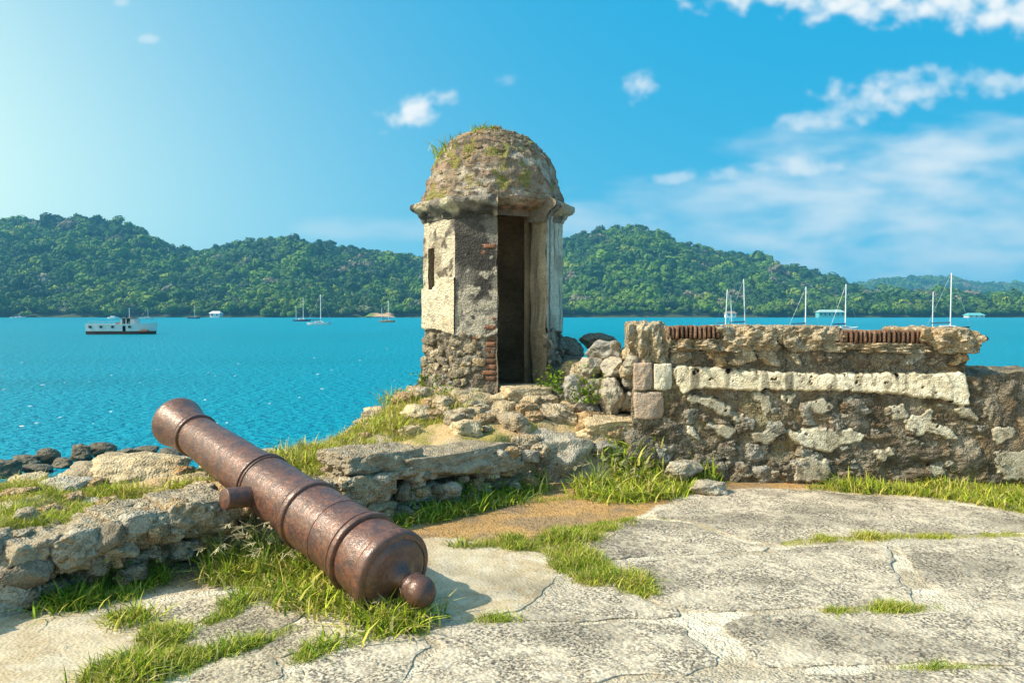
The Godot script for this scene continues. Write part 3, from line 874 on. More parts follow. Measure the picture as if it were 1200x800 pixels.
func build_tower() -> void:
	t_mid = at(578, 368, 9.2)
	t_mid.y = 0
	var t := thing("sentry_tower", "domed stone sentry tower with an open doorway by the water", "tower", t_mid)
	var plaster_h := 1.40
	var colour := func(facet: int, p: Vector3) -> Array:
		var n1 := nz(p, 70)
		var n2 := nz(p + Vector3(5, 5, 5), 190)
		var n3 := nz(p + Vector3(2, 8, 1), 600)
		var streak := fn.get_noise_3d(p.x * 330, p.y * 28, p.z * 330)
		var line := plaster_h + n1 * .16 + n2 * .07
		if p.y < line:      # render gone: rubble core
			var c := Color(.25, .21, .165).lerp(Color(.42, .375, .31), sstep(0, .3, n2)).lerp(Color(.13, .115, .1), sstep(.0, .35, n3 + n1 * .4))
			return [c, -.015 + n2 * .07 + n3 * .035]
		var c := Color(.74, .69, .58)
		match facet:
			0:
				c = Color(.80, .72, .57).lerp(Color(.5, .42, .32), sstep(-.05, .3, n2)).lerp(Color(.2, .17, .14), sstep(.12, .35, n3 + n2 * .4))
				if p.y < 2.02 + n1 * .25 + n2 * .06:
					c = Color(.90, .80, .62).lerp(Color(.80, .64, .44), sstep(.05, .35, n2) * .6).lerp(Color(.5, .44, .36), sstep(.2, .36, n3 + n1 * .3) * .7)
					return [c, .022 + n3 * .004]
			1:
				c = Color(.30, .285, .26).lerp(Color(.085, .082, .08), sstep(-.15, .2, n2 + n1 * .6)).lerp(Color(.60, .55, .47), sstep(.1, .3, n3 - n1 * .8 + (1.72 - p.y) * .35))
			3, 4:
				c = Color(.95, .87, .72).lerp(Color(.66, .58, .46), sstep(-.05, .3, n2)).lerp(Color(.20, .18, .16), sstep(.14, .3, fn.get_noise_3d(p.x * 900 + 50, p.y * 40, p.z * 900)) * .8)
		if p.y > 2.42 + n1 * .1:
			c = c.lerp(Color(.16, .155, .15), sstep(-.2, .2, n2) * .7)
		return [c, n2 * .012 + n3 * .008]
	var g := Geo.new()
	var ring := T_ANG.duplicate()
	ring.append(T_ANG[0] + 360.0)
	var h0 := .25
	var h1 := 2.72
	var nv := 230
	var inner := .50
	for f in 8:
		if f == 2: continue     # the doorway takes this whole facet
		var nu := 64 if f < 2 or f == 3 else 24
		var slit := func(i, j) -> bool:
			var h := lerpf(h0, h1, (j + .5) / nv)
			var q: float = (i + .5) / nu
			return f == 0 and q > .16 and q < .36 and h > 1.88 and h < 2.36
		g.grid(nu, nv, func(i, j):
			var h := lerpf(h0, h1, float(j) / nv)
			var r := t_radius(h)
			var p := t_point(ring[f], r).lerp(t_point(ring[f + 1], r), float(i) / nu)
			p.y = h
			var q: Array = colour.call(f, p)
			var out := Vector3(p.x, 0, p.z).normalized()
			var rough: float = q[1] * (1.0 if i > 0 and i < nu else 1.0)
			return [p + out * (rough + nz(p, 120) * .012), q[0]], slit)
		g.grid(nu, nv, func(i, j):
			var h := lerpf(h0, h1 + .1, float(j) / nv)
			var p := t_point(ring[f + 1], inner).lerp(t_point(ring[f], inner), float(i) / nu)
			p.y = h
			var tone := 1 + nz(p, 90) * .9
			return [t_rough(p, .012), Color(.46 * tone, .35 * tone, .23 * tone)], func(i, j): return slit.call(nu - 1 - i, j))
		if f == 0:      # reveals of the slit window
			for e in [[.175, .175, 1.88, 2.36], [.35, .35, 2.36, 1.88], [.175, .35, 1.895, 1.895], [.35, .175, 2.35, 2.35]]:
				g.grid(10, 10, func(i, j):
					var v := float(i) / 10
					var d := float(j) / 10
					var r := lerpf(t_radius(2.0) - .005, inner + .005, d)
					var p := t_point(ring[0], r).lerp(t_point(ring[1], r), lerpf(e[0], e[1], v))
					p.y = lerpf(e[2], e[3], v)
					return [t_rough(p, .012), Color(.36, .26, .17)])
	# door reveals
	for e in [[4.5, 1], [47.0, -1]]:
		g.grid(20, nv, func(i, j):
			var h := lerpf(h0, h1, float(j) / nv)
			var d := float(i) / 20
			var o := t_point(e[0], t_radius(h))
			var dirn := t_point(25.75, 1.0)
			var p := o - dirn * d * .40
			p.y = h
			var q: Array = colour.call(3 if e[1] < 0 else 1, p)
			var c: Color = q[0]
			if e[1] < 0: c = Color(.62, .52, .38).lerp(c, .45)
			return [p + t_point(25.75 + 90 * e[1], 1.0) * (nz(p, 200) * .03) , c])
	# lintel underside and floor inside
	part("wall", g.mesh(), M.tower, t)
	g = Geo.new()
	g.lathe([[.0, .76], [.62, .78], [.64, .4]], 24)
	part("floor", g.mesh(), M.rock_warm, t)
	# door sill slab
	var sill_pos := t_point(25.75, .76) + Vector3(0, .745, 0)
	put_rock("sill", blocks[1], M.rock_warm, t, sill_pos, Vector3(.60, .12, .42), Basis(Vector3.UP, deg_to_rad(25.75)))
	# cornice: an eight-sided moulding broken away above the door
	g = Geo.new()
	var prof := [[.82, 2.64], [.85, 2.665], [.862, 2.70], [.885, 2.715], [.90, 2.75], [.955, 2.775], [.985, 2.81], [.98, 2.86], [.90, 2.895], [.80, 2.92]]
	for f in 8:
		if f == 2: continue
		var nu := 56
		g.grid(nu, 32, func(i, j):
			var s := float(j) / 32 * (prof.size() - 1)
			var a: Array = prof[int(s)]
			var b: Array = prof[mini(int(s) + 1, prof.size() - 1)]
			var r := lerpf(a[0], b[0], s - int(s))
			var p := t_point(ring[f], r).lerp(t_point(ring[f + 1], r), float(i) / nu)
			p.y = lerpf(a[1], b[1], s - int(s))
			var n2 := nz(p, 190)
			var c := Color(.34, .31, .27).lerp(Color(.10, .095, .09), sstep(-.15, .2, n2)).lerp(Color(.62, .56, .42), sstep(.1, .35, nz(p + Vector3(4, 4, 4), 160)))
			p.y += nz(p, 260) * .02
			var chip := maxf(0.0, nz(p + Vector3(0, 3, 0), 330) - .12) * .22
			return [t_rough(p, .02) - Vector3(p.x, 0, p.z).normalized() * chip, c])
	for e in [4.5, 47.0]:      # broken ends
		g.grid(8, 32, func(i, j):
			var s := float(j) / 32 * (prof.size() - 1)
			var a: Array = prof[int(s)]
			var b: Array = prof[mini(int(s) + 1, prof.size() - 1)]
			var p := t_point(e, lerpf(.55, lerpf(a[0], b[0], s - int(s)), float(i) / 8))
			p.y = lerpf(a[1], b[1], s - int(s)) + nz(p, 260) * .02
			return [t_rough(p, .075), Color(.34, .30, .25)])
	part("cornice", g.mesh(), M.tower, t)
	# dome, inside and out
	g = Geo.new()
	var dome := [[.60, 2.76], [.74, 2.80], [.84, 2.86], [.85, 2.89], [.83, 2.96], [.80, 3.06], [.765, 3.19], [.725, 3.32], [.68, 3.40], [.63, 3.475], [.555, 3.565], [.45, 3.65], [.33, 3.705], [.16, 3.745], [.0, 3.76]]
	var fine := []
	for i in dome.size() - 1:
		var n := 4 + int(Vector2(dome[i][0] - dome[i + 1][0], dome[i][1] - dome[i + 1][1]).length() / .022)
		for j in n: fine.append([lerpf(dome[i][0], dome[i + 1][0], float(j) / n), lerpf(dome[i][1], dome[i + 1][1], float(j) / n)])
	fine.append([.002, 3.76])
	g.lathe(fine, 230, func(p):
		var n1 := nz(p, 80)
		var n2 := nz(p + Vector3(3, 3, 3), 240)
		var n3 := nz(p, 800)
		var course := fn.get_noise_3d(p.x * 120, p.y * 900, p.z * 120)
		var c := Color(.38, .30, .22).lerp(Color(.58, .51, .43), sstep(0, .28, n2)).lerp(Color(.42, .23, .16), sstep(.12, .32, course + n1 * .3) * .6).lerp(Color(.19, .16, .13), sstep(.0, .3, n3 + n1 * .5)).lerp(Color(.30, .29, .07), sstep(.14, .3, nz(p + Vector3(9, 1, 4), 260) + .06 * (p.y - 3.2) - p.x * .10) * .8)
		return [t_rough(p, .03) + Vector3(p.x, .3, p.z).normalized() * (n3 * .028 + course * .02 + nz(p + Vector3(1, 1, 8), 420) * .010), c])
	var dm := part("dome", g.mesh(), M.tower, t)
	g = Geo.new()
	g.lathe([[.62, 2.70], [.60, 2.9], [.52, 3.2], [.34, 3.46], [.0, 3.56]], 40, func(p): return [t_rough(p, .03), Color(.3, .23, .17)])
	part("vault", g.mesh(), M.tower, t)
	# rubble pieces that stand proud of the dome, too small to pick apart
	var mm := MultiMesh.new()
	mm.transform_format = MultiMesh.TRANSFORM_3D
	mm.mesh = rocks_small[2]
	mm.instance_count = 900
	for k in 900:
		var s := rng.randi_range(24, fine.size() - 14)
		var a := rng.randf() * TAU
		var p := Vector3(cos(a) * fine[s][0], fine[s][1], sin(a) * fine[s][0])
		var sc := rng.randf_range(.015, .05)
		mm.set_instance_transform(k, Transform3D(Basis(Vector3.UP, -a + PI / 2) * Basis.from_scale(Vector3(sc * 1.9, sc * .75, sc)), t_rough(p * Vector3(.982, 1, .982), .03)))
	var mi := MultiMeshInstance3D.new()
	mi.name = "dome_rubble"
	mi.multimesh = mm
	mi.material_override = M.rubble_brown_dome
	mi.set_meta("kind", "stuff")
	dm.add_child(mi)
	# exposed bricks by the doorway and a few higher up
	for row in 11:
		var h := .90 + row * .062
		for k in (2 if row % 2 else 1):
			var half := (.085 if row % 2 else .055) if k == 0 else .05
			half *= rng.randf_range(.85, 1.1)
			var q := 1.0 - (half + .012 + (.20 if k else .0)) / .5
			var r := t_radius(h) - .062 + rng.randf_range(-.015, .012)
			var p := t_point(-29, r).lerp(t_point(4.5, r), q)
			p.y = h
			if rng.randf() < .18: continue
			put_rock("brick", pick(bricks), M.brick if rng.randf() < .55 else M.brick_dark, t, p, Vector3(half * 2, .046, .12), Basis(Vector3.UP, deg_to_rad(-12)) * Basis(Vector3.BACK, rng.randf_range(-.05, .05)))
	for e in [[.83, 2.34, .15], [.84, 1.545, .13], [.52, 2.31, .09], [.66, 2.27, .08], [.62, 1.53, .09]]:
		var r := t_radius(e[1]) - .056
		var p := t_point(-29, r).lerp(t_point(4.5, r), e[0])
		p.y = e[1]
		put_rock("brick", pick(bricks), M.brick, t, p, Vector3(e[2], .045, .12), Basis(Vector3.UP, deg_to_rad(-12)))
	# rubble of the base
	for k in 230:
		var f: int = pick([0, 0, 0, 1, 1, 3, 4, 7])
		var h := .45 + pow(rng.randf(), .8) * .92
		var q := rng.randf_range(.02, .98) if f != 1 else rng.randf_range(.0, .62)
		var s := rng.randf_range(.045, .12) * (1.4 if h < .8 else 1.0)
		var r := t_radius(h) - s * .12
		var p := t_point(ring[f], r).lerp(t_point(ring[f + 1], r), q)
		p.y = h
		put_rock("stone", pick(rocks_small), pick([M.rubble_grey, M.rubble_pale, M.rock_dark, M.rubble, M.rubble_black, M.rock_kerb]), t, p, Vector3(s * 1.2, s * .8, s * .8), Basis(Vector3.UP, deg_to_rad((ring[f] + ring[f + 1]) * .5)) * Basis(Vector3.BACK, rng.randf_range(-.4, .4)))
	# stub of masonry on the crown
	put_rock("finial", rocks_small[4], M.rock_dark, dm, Vector3(.03, 3.77, .05), Vector3(.14, .1, .12))

# ------------------------------------------------------------------ grass and weeds
func tuft_mesh(sd: int, blades: int, spread: float, greens: Array, width := .006, droop := .5) -> ArrayMesh:
	var r := RandomNumberGenerator.new()
	r.seed = sd
	var g := Geo.new()
	for k in blades:
		var a := r.randf() * TAU
		var lean := Vector3(cos(a), 0, sin(a))
		var base := Vector3(r.randfn(), 0, r.randfn()) * spread * .45
		var len := r.randf_range(.5, 1.0)
		var side := lean.cross(Vector3.UP).rotated(Vector3.UP, r.randf_range(-1, 1)) * width * r.randf_range(.7, 1.3)
		var col: Color = greens[r.randi() % greens.size()]
		col = col * r.randf_range(.8, 1.2)
		var fall := r.randf_range(.15, droop)
		var ids := []
		for s in 4:
			var t := s / 3.0
			var p := base + Vector3.UP * len * t * (1 - fall * t * .45) + lean * len * fall * t * t
			var w := 1.0 - t * t * .92
			ids.append(g.vert(p - side * w, col))
			ids.append(g.vert(p + side * w, col))
		for s in 3:
			g.quad(ids[2 * s], ids[2 * s + 1], ids[2 * s + 3], ids[2 * s + 2])
	return g.mesh(false, true)

var tufts := {}
func make_tufts() -> void:
	var green := [Color(.12, .22, .02), Color(.18, .28, .02), Color(.25, .34, .03), Color(.09, .16, .015), Color(.36, .36, .09)]
	var lime := [Color(.36, .44, .03), Color(.46, .50, .05), Color(.24, .34, .02), Color(.46, .42, .10), Color(.5, .43, .16)]
	var dry := [Color(.58, .46, .14), Color(.50, .45, .08), Color(.38, .39, .05), Color(.62, .50, .24), Color(.28, .32, .04)]
	for k in 3:
		tufts["green%d" % k] = tuft_mesh(10 + k, 20, .9, green, .03, 1.2)
		tufts["lime%d" % k] = tuft_mesh(20 + k, 20, .9, lime, .032, 1.15)
		tufts["dry%d" % k] = tuft_mesh(30 + k, 20, 1.0, dry, .024, 1.1)

# scatter tufts inside an outline given on the ground (photo pixels at height h), as one piece of ground cover
func sward(called: String, label: String, outline: Array, h: float, kinds: Array, count: int, low: float, high: float, group := "") -> void:
	var poly := PackedVector2Array()
	var lo := Vector2(1e9, 1e9)
	var hi := -lo
	for p in outline:
		var w := gp(p[0], p[1], h)
		poly.append(Vector2(w.x, -w.z))
		lo = lo.min(poly[-1])
		hi = hi.max(poly[-1])
	var where := []
	var tries := 0
	while where.size() < count and tries < count * 30:
		tries += 1
		var q := Vector2(rng.randf_range(lo.x, hi.x), rng.randf_range(lo.y, hi.y))
		var clump := fn.get_noise_2d(q.x * 240, q.y * 240)
		if not Geometry2D.is_point_in_polygon(q, poly) or rng.randf() > .65 + clump * 1.8: continue
		if coast_distance(q) < -.25: continue
		where.append(q)
	scatter(called, label, where, kinds, low, high, group)

func scatter(called: String, label: String, where: Array, kinds: Array, low: float, high: float, group := "", heights := []) -> void:
	if where.is_empty(): return
	var sets := {}
	for i in where.size():
		var kind: String = pick(kinds) + str(rng.randi() % 3)
		if not sets.has(kind): sets[kind] = []
		sets[kind].append(i)
	var root := Node3D.new()
	root.name = numbered(called)
	add_child(root)
	tag(root, label, "grass", group, "stuff")
	for kind in sets:
		var mm := MultiMesh.new()
		mm.transform_format = MultiMesh.TRANSFORM_3D
		mm.mesh = tufts[kind]
		mm.instance_count = sets[kind].size()
		var n := 0
		for i in sets[kind]:
			var q: Vector2 = where[i]
			var y: float = heights[i] if heights.size() else ground_height(q.x, q.y)
			var s := rng.randf_range(low, high) * (.55 + 2.4 * absf(fn.get_noise_2d(q.x * 160 + 40, q.y * 160)))
			mm.set_instance_transform(n, Transform3D(Basis(Vector3.UP, rng.randf() * TAU) * Basis(Vector3.RIGHT, rng.randf_range(-.25, .25)) * Basis.from_scale(Vector3(s, s * rng.randf_range(.7, 1.1), s)), Vector3(q.x, y - .01, -q.y)))
			n += 1
		var mi := MultiMeshInstance3D.new()
		mi.name = "grass_blades"
		mi.multimesh = mm
		mi.material_override = M.grass
		mi.set_meta("kind", "stuff")
		root.add_child(mi, true)

func line_sward(called: String, label: String, pts: Array, wide: float, kinds: Array, count: int, low: float, high: float, group := "") -> void:
	var path := []
	var total := 0.0
	for p in pts:
		var w := gp(p[0], p[1])
		path.append(Vector2(w.x, -w.z))
	var where := []
	for i in path.size() - 1: total += path[i].distance_to(path[i + 1])
	for i in path.size() - 1:
		for k in int(count * path[i].distance_to(path[i + 1]) / total):
			var q: Vector2 = path[i].lerp(path[i + 1], rng.randf()) + Vector2(rng.randfn(), rng.randfn()) * wide
			if rng.randf() < .85 + fn.get_noise_2d(q.x * 400, q.y * 400) * 1.2: where.append(q)
	scatter(called, label, where, kinds, low, high, group)

# a weed with arching stems, leaves and feathery seed heads
func weed(label: String, pos: Vector3, height: float, stems: int, sd: int, seedy := true) -> void:
	var r := RandomNumberGenerator.new()
	r.seed = sd
	var w := thing("grass_weed", label, "weed", pos, "tall weeds with seed heads")
	var blades := Geo.new()
	var heads := Geo.new()
	for k in stems:
		var a := r.randf() * TAU
		var lean := Vector3(cos(a), 0, sin(a))
		var len := height * r.randf_range(.6, 1.1)
		var bend := r.randf_range(.25, .8)
		var side := lean.cross(Vector3.UP)
		var col := Color(.16, .25, .03).lerp(Color(.36, .36, .1), r.randf() * .7)
		var ids := []
		var tip := Vector3()
		var wd := .0035 if seedy and k % 3 == 0 else .007
		for s in 7:
			var t := s / 6.0
			tip = Vector3(r.randfn(), 0, r.randfn()) * .004 + lean * (.02 + len * bend * t * t) + Vector3.UP * len * t * (1 - .45 * bend * t)
			ids.append(blades.vert(tip - side * wd * (1 - t * .85), col))
			ids.append(blades.vert(tip + side * wd * (1 - t * .85), col))
		for s in 6:
			blades.quad(ids[2 * s], ids[2 * s + 1], ids[2 * s + 3], ids[2 * s + 2])
		if seedy and k % 3 == 0:
			for j in 9:
				var d := (lean * r.randf_range(.3, 1.0) + side * r.randfn() * .6 + Vector3.UP * r.randf_range(-.5, .5)).normalized() * r.randf_range(.03, .075)
				var b := tip - lean * .012 * j * .5
				var sd2 := d.cross(Vector3.UP).normalized() * .003
				var hc := Color(.52, .46, .28) * r.randf_range(.8, 1.15)
				heads.quad(heads.vert(b - sd2, hc), heads.vert(b + sd2, hc), heads.vert(b + d + sd2 * .5, hc), heads.vert(b + d - sd2 * .5, hc))
	part("leaves", blades.mesh(false), M.grass, w)
	if heads.v.size(): part("seed_heads", heads.mesh(false), M.grass, w).set_meta("kind", "stuff")

func leafy_plant(called: String, label: String, pos: Vector3, size: Vector3, leaves: int, leaf: float, cols: Array, sd: int, group := "") -> void:
	var r := RandomNumberGenerator.new()
	r.seed = sd
	var g := Geo.new()
	for k in leaves:
		var p := Vector3(r.randfn() * .4, absf(r.randfn()) * .5, r.randfn() * .4) * size
		var d := Vector3(r.randfn(), r.randfn() * .5 + .3, r.randfn()).normalized() * leaf * r.randf_range(.6, 1.2)
		var s := d.cross(Vector3(r.randfn(), r.randfn(), r.randfn())).normalized() * leaf * .28
		var c: Color = cols[r.randi() % cols.size()] * r.randf_range(.75, 1.2)
		g.quad(g.vert(p, c), g.vert(p + d * .5 - s, c), g.vert(p + d, c), g.vert(p + d * .5 + s, c))
	var st := Geo.new()
	for k in 5:
		st.tube(Vector3(r.randfn() * .02, -.03, r.randfn() * .02), Vector3(r.randfn() * .3, r.randf_range(.3, .8), r.randfn() * .3) * size, .004, .002, 4)
	var w := thing(called, label, "plant", pos, group)
	part("foliage", g.mesh(false), M.grass, w)
	part("stems", st.mesh(true, false), M.bark, w)

func build_grass() -> void:
	sward("grass_patch", "dry yellow green grass between the cannon and the tower", [[296, 520], [330, 502], [420, 490], [500, 474], [550, 486], [560, 502], [480, 514], [420, 530], [380, 556], [310, 545]], .42, ["dry", "dry", "lime"], 2600, .05, .13)
	sward("grass_patch", "short grass on the shoulder at far left above the low wall", [[0, 560], [60, 552], [110, 560], [200, 572], [260, 575], [140, 590], [100, 612], [0, 618]], .4, ["lime", "dry", "lime"], 1300, .04, .09)
	sward("grass_patch", "grass along the back edge of the left shoulder", [[0, 546], [40, 545], [90, 552], [100, 562], [0, 562]], .4, ["lime", "dry"], 420, .04, .09)
	sward("grass_patch", "grass around the cannon muzzle end on the shoulder", [[200, 535], [245, 530], [262, 552], [210, 562], [225, 548]], .42, ["lime", "dry"], 350, .05, .1)
	sward("grass_patch", "bright green grass under and around the cannon breech", [[250, 668], [330, 640], [390, 690], [430, 722], [505, 722], [500, 738], [430, 736], [380, 718], [330, 700], [280, 690]], 0, ["green", "lime", "lime", "dry"], 700, .05, .14)
	sward("grass_patch", "grass growing in the gap between paving slabs at centre", [[520, 640], [570, 636], [640, 629], [690, 617], [742, 606], [748, 612], [705, 630], [684, 645], [716, 662], [764, 690], [776, 698], [735, 698], [690, 684], [652, 664], [644, 648], [600, 643]], 0, ["lime", "green", "dry"], 2000, .035, .075)
	sward("grass_patch", "green clump of weeds between slabs at the lower left", [[176, 736], [205, 738], [205, 760], [236, 770], [225, 790], [200, 800], [100, 800], [140, 786], [168, 766]], 0, ["lime", "green", "lime", "dry"], 1000, .035, .08)
	sward("grass_patch", "green grass at the foot of the low wall at left", [[60, 712], [90, 690], [130, 680], [180, 672], [190, 685], [140, 704], [90, 716]], 0, ["green", "green", "lime"], 260, .05, .11)
	sward("grass_patch", "green grass at the foot of the low wall right of the cannon", [[440, 612], [500, 592], [560, 580], [610, 572], [640, 570], [625, 584], [560, 598], [500, 612], [455, 622]], 0, ["green", "green", "lime"], 560, .06, .15)
	sward("grass_patch", "fresh green grass along the foot of the parapet wall", [[940, 568], [1010, 570], [1080, 566], [1210, 566], [1210, 604], [1165, 592], [1100, 582], [1010, 576], [950, 573]], 0, ["green", "lime", "lime", "dry"], 1500, .04, .11)
	sward("grass_patch", "tall bright grass in the corner below the pink stone blocks", [[690, 572], [730, 556], [780, 556], [830, 562], [800, 580], [740, 588], [690, 584]], 0, ["lime", "lime", "green"], 800, .06, .17)
	sward("grass_patch", "thin dry grass on the bare earth in front of the boulders", [[600, 584], [640, 572], [700, 572], [760, 585], [700, 592], [640, 590]], 0, ["dry", "lime"], 150, .03, .07)
	line_sward("grass_patch", "line of grass in the upper right paving joint", [[915, 638], [960, 632], [1040, 629], [1130, 628], [1205, 626]], .03, ["lime", "dry", "lime"], 620, .025, .055)
	line_sward("grass_patch", "short line of grass in the middle right paving joint", [[968, 716], [1020, 714], [1098, 711]], .025, ["green", "lime", "dry"], 260, .03, .06)
	line_sward("grass_patch", "line of grass in the lower right paving joint", [[1055, 783], [1120, 782], [1205, 779]], .02, ["lime", "green"], 150, .02, .045)
	line_sward("grass_patch", "sparse grass in the joint by the dirt patch", [[755, 605], [790, 611], [832, 619]], .015, ["lime", "dry"], 60, .02, .045)
	line_sward("grass_patch", "grass in the joint between two pale slabs left of the breech", [[210, 738], [245, 730], [270, 717], [285, 703]], .03, ["lime", "green"], 160, .03, .07)
	line_sward("grass_patch", "grass in the joint left of the front slab", [[240, 770], [290, 756], [320, 747], [350, 730]], .025, ["lime", "green"], 130, .03, .06)
	line_sward("grass_patch", "small grass tufts in the joint behind the front slab", [[535, 728], [570, 727], [600, 726]], .02, ["green", "lime"], 70, .03, .06)
	line_sward("grass_patch", "grass tufts in front of the breech on the paving", [[340, 775], [380, 760], [440, 746], [500, 738]], .03, ["lime", "green"], 150, .03, .07)
	line_sward("grass_patch", "little tuft at the edge of the tan slab at left", [[125, 722], [150, 722], [165, 728]], .03, ["lime", "green"], 60, .04, .08)
	# on the dome
	var where := []
	var ys := []
	for k in 150:
		var a := rng.randf_range(2.2, 4.4)
		var r := rng.randf_range(.05, .56)
		var y := 3.75 - .40 * pow(r / .6, 2.2)
		where.append(Vector2(t_mid.x + cos(a) * r, -t_mid.z + sin(a) * r * .8 - .05))
		ys.append(y - .01)
	scatter("grass_patch", "yellow green grass growing on top of the tower dome", where, ["lime", "lime", "green"], .08, .17, "", ys)
	where = []
	ys = []
	for k in 40:
		var a := rng.randf() * TAU
		var r := rng.randf_range(.02, .3)
		where.append(Vector2(t_mid.x + cos(a) * r, -t_mid.z + sin(a) * r))
		ys.append(3.75 - .40 * pow(r / .6, 2.2))
	scatter("grass_patch", "thin dry grass round the crown of the tower dome", where, ["dry"], .05, .11, "", ys)
	# individual weeds
	for s in [[262, 668, .34, "feathery weed at the left end of the grass under the cannon"], [300, 660, .42, "tall feathery weed just left of the cannon under its trunnion"], [330, 668, .38, "feathery weed close against the cannon's left flank"], [310, 678, .3, "short seeding weed in front of the feathery weeds"], [448, 716, .22, "weed standing against the cannon breech face"], [700, 575, .34, "pale spiky weed in the corner left of the bright grass"], [745, 572, .36, "tall weed in the bright grass by the parapet corner"], [1120, 566, .3, "weed against the parapet foot at right"], [1165, 566, .34, "seeding weed against the parapet near the right frame edge"], [120, 690, .2, "straw coloured weed on the low wall at left"], [528, 588, .26, "pale weed against the low wall right of the cannon"]]:
		weed(s[3], gp(s[0], s[1], .0), s[2], 30, int(s[0] * 7 + s[1]))
	var gc := [Color(.13, .22, .02), Color(.2, .3, .02), Color(.09, .17, .015)]
	for s in [[508, 470, 8.5, "leafy green plant at the tower's left foot"], [525, 478, 8.3, "leafy plant between the round stone and the layered boulder"], [500, 452, 8.9, "small creeping plant at the tower's left corner"], [690, 462, 7.75, "little green plant among the stones right of the door"], [648, 452, 8.3, "dark green plant beside the door sill"]]:
		leafy_plant("leafy_plant", s[3], at(s[0], s[1], s[2]) + Vector3(0, -.08, 0), Vector3(.22, .26, .2), 260, .045, gc, int(s[0]))
	var mc := [Color(.10, .19, .01), Color(.14, .24, .01), Color(.07, .13, .01)]
	for s in [[105, 668, 4.45, "bright mossy plant on the low wall face at left"], [185, 652, 4.85, "green creeper in the shaded low wall face left of cannon"], [232, 640, 5.05, "small creeper by the low wall next to the cannon"], [480, 592, 6.1, "green creeper on the low wall face right of the cannon"], [540, 580, 6.4, "creeper below the big boulder of the low wall"], [585, 576, 6.7, "creeper at the right end of the low wall"]]:
		leafy_plant("creeper", s[3], at(s[0], s[1], s[2]) + Vector3(0, -.06, 0), Vector3(.3, .2, .2), 420, .03, mc, int(s[0] + 3))

# ------------------------------------------------------------------ water, hills, forest
func build_water() -> void:
	var n := FastNoiseLite.new()
	n.seed = 5
	n.frequency = .012
	n.fractal_octaves = 5
	n.fractal_gain = .6
	var im := n.get_seamless_image(1024, 1024, false, false, .1, true)
	im.convert(Image.FORMAT_L8)
	var m := StandardMaterial3D.new()
	m.albedo_color = Color(.0, .275, .40).linear_to_srgb()
	m.roughness = .3
	m.metallic_specular = .12
	m.heightmap_enabled = true
	m.heightmap_texture = ImageTexture.create_from_image(im)
	m.heightmap_scale = 22.0
	m.uv1_triplanar = true
	m.uv1_world_triplanar = true
	m.uv1_scale = Vector3(.14, .14, .22)
	var g := Geo.new()
	var xs := [-3000.0, -1500.0, -700.0, -300.0, -120.0, -60.0]
	for i in 81: xs.append(-40.0 + i)
	xs.append_array([60.0, 120.0, 300.0, 700.0, 1500.0, 3000.0])
	var ds := [-60.0, -20.0, 0.0]
	for i in 60: ds.append(4.0 + i * .8)
	ds.append_array([60.0, 80.0, 110.0, 150.0, 220.0, 350.0, 550.0, 900.0, 1500.0, 4000.0])
	g.grid(xs.size() - 1, ds.size() - 1, func(i, j):
		var calm := sstep(60, 30, absf(ds[j])) * sstep(42, 30, absf(xs[i]))
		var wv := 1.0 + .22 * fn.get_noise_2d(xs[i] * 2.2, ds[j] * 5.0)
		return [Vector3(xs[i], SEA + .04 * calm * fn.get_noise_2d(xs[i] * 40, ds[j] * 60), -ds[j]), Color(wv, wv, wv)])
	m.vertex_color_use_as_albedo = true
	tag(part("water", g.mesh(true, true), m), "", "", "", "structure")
	# little breaking crests
	var foam := plain(Color(.85, .9, .9), .6)
	var mm := MultiMesh.new()
	mm.transform_format = MultiMesh.TRANSFORM_3D
	var f := Geo.new()
	f.lathe([[.0, -.3], [.35, -.12], [.5, .0], [.3, .3], [.0, .4]], 6)
	mm.mesh = f.mesh(true, false)
	mm.instance_count = 80
	for k in 80:
		var py := rng.randf_range(384, 500)
		var p := gp(rng.randf_range(0, 490) if rng.randf() < .85 else rng.randf_range(1145, 1200), py, SEA)
		var s := rng.randf_range(.04, .15)
		mm.set_instance_transform(k, Transform3D(Basis(Vector3.UP, rng.randf() * 6) * Basis.from_scale(Vector3(s * 1.5, s * .22, s)), p))
	var mi := MultiMeshInstance3D.new()
	mi.name = "foam"
	mi.multimesh = mm
	mi.material_override = foam
	tag(mi, "scattered white crests on the turquoise bay", "foam", "", "stuff")
	add_child(mi)

const SKYLINE := [[-300, 262], [-120, 268], [0, 258], [60, 255], [110, 255], [150, 266], [175, 274], [195, 288], [220, 295], [250, 291], [300, 282], [340, 278], [400, 288], [440, 293], [480, 301], [520, 303], [600, 296], [660, 280], [700, 268], [735, 265], [770, 271], [800, 284], [850, 295], [900, 306], [950, 322], [985, 331], [1010, 340], [1060, 344], [1120, 347], [1200, 350], [1400, 346], [1600, 340]]
const FARLINE := [[700, 350], [900, 346], [1000, 335], [1030, 326], [1070, 323], [1110, 325], [1150, 334], [1200, 333], [1300, 326], [1500, 335]]
func along(line: Array, x: float) -> float:
	for i in line.size() - 1:
		if x <= line[i + 1][0]:
			return lerpf(line[i][1], line[i + 1][1], clampf((x - line[i][0]) / float(line[i + 1][0] - line[i][0]), 0, 1))
	return line[-1][1]

func shore(x: float) -> float:
	return 745.0 + 22 * fn.get_noise_1d(x * .5) + 8 * fn.get_noise_1d(x * 2.3)

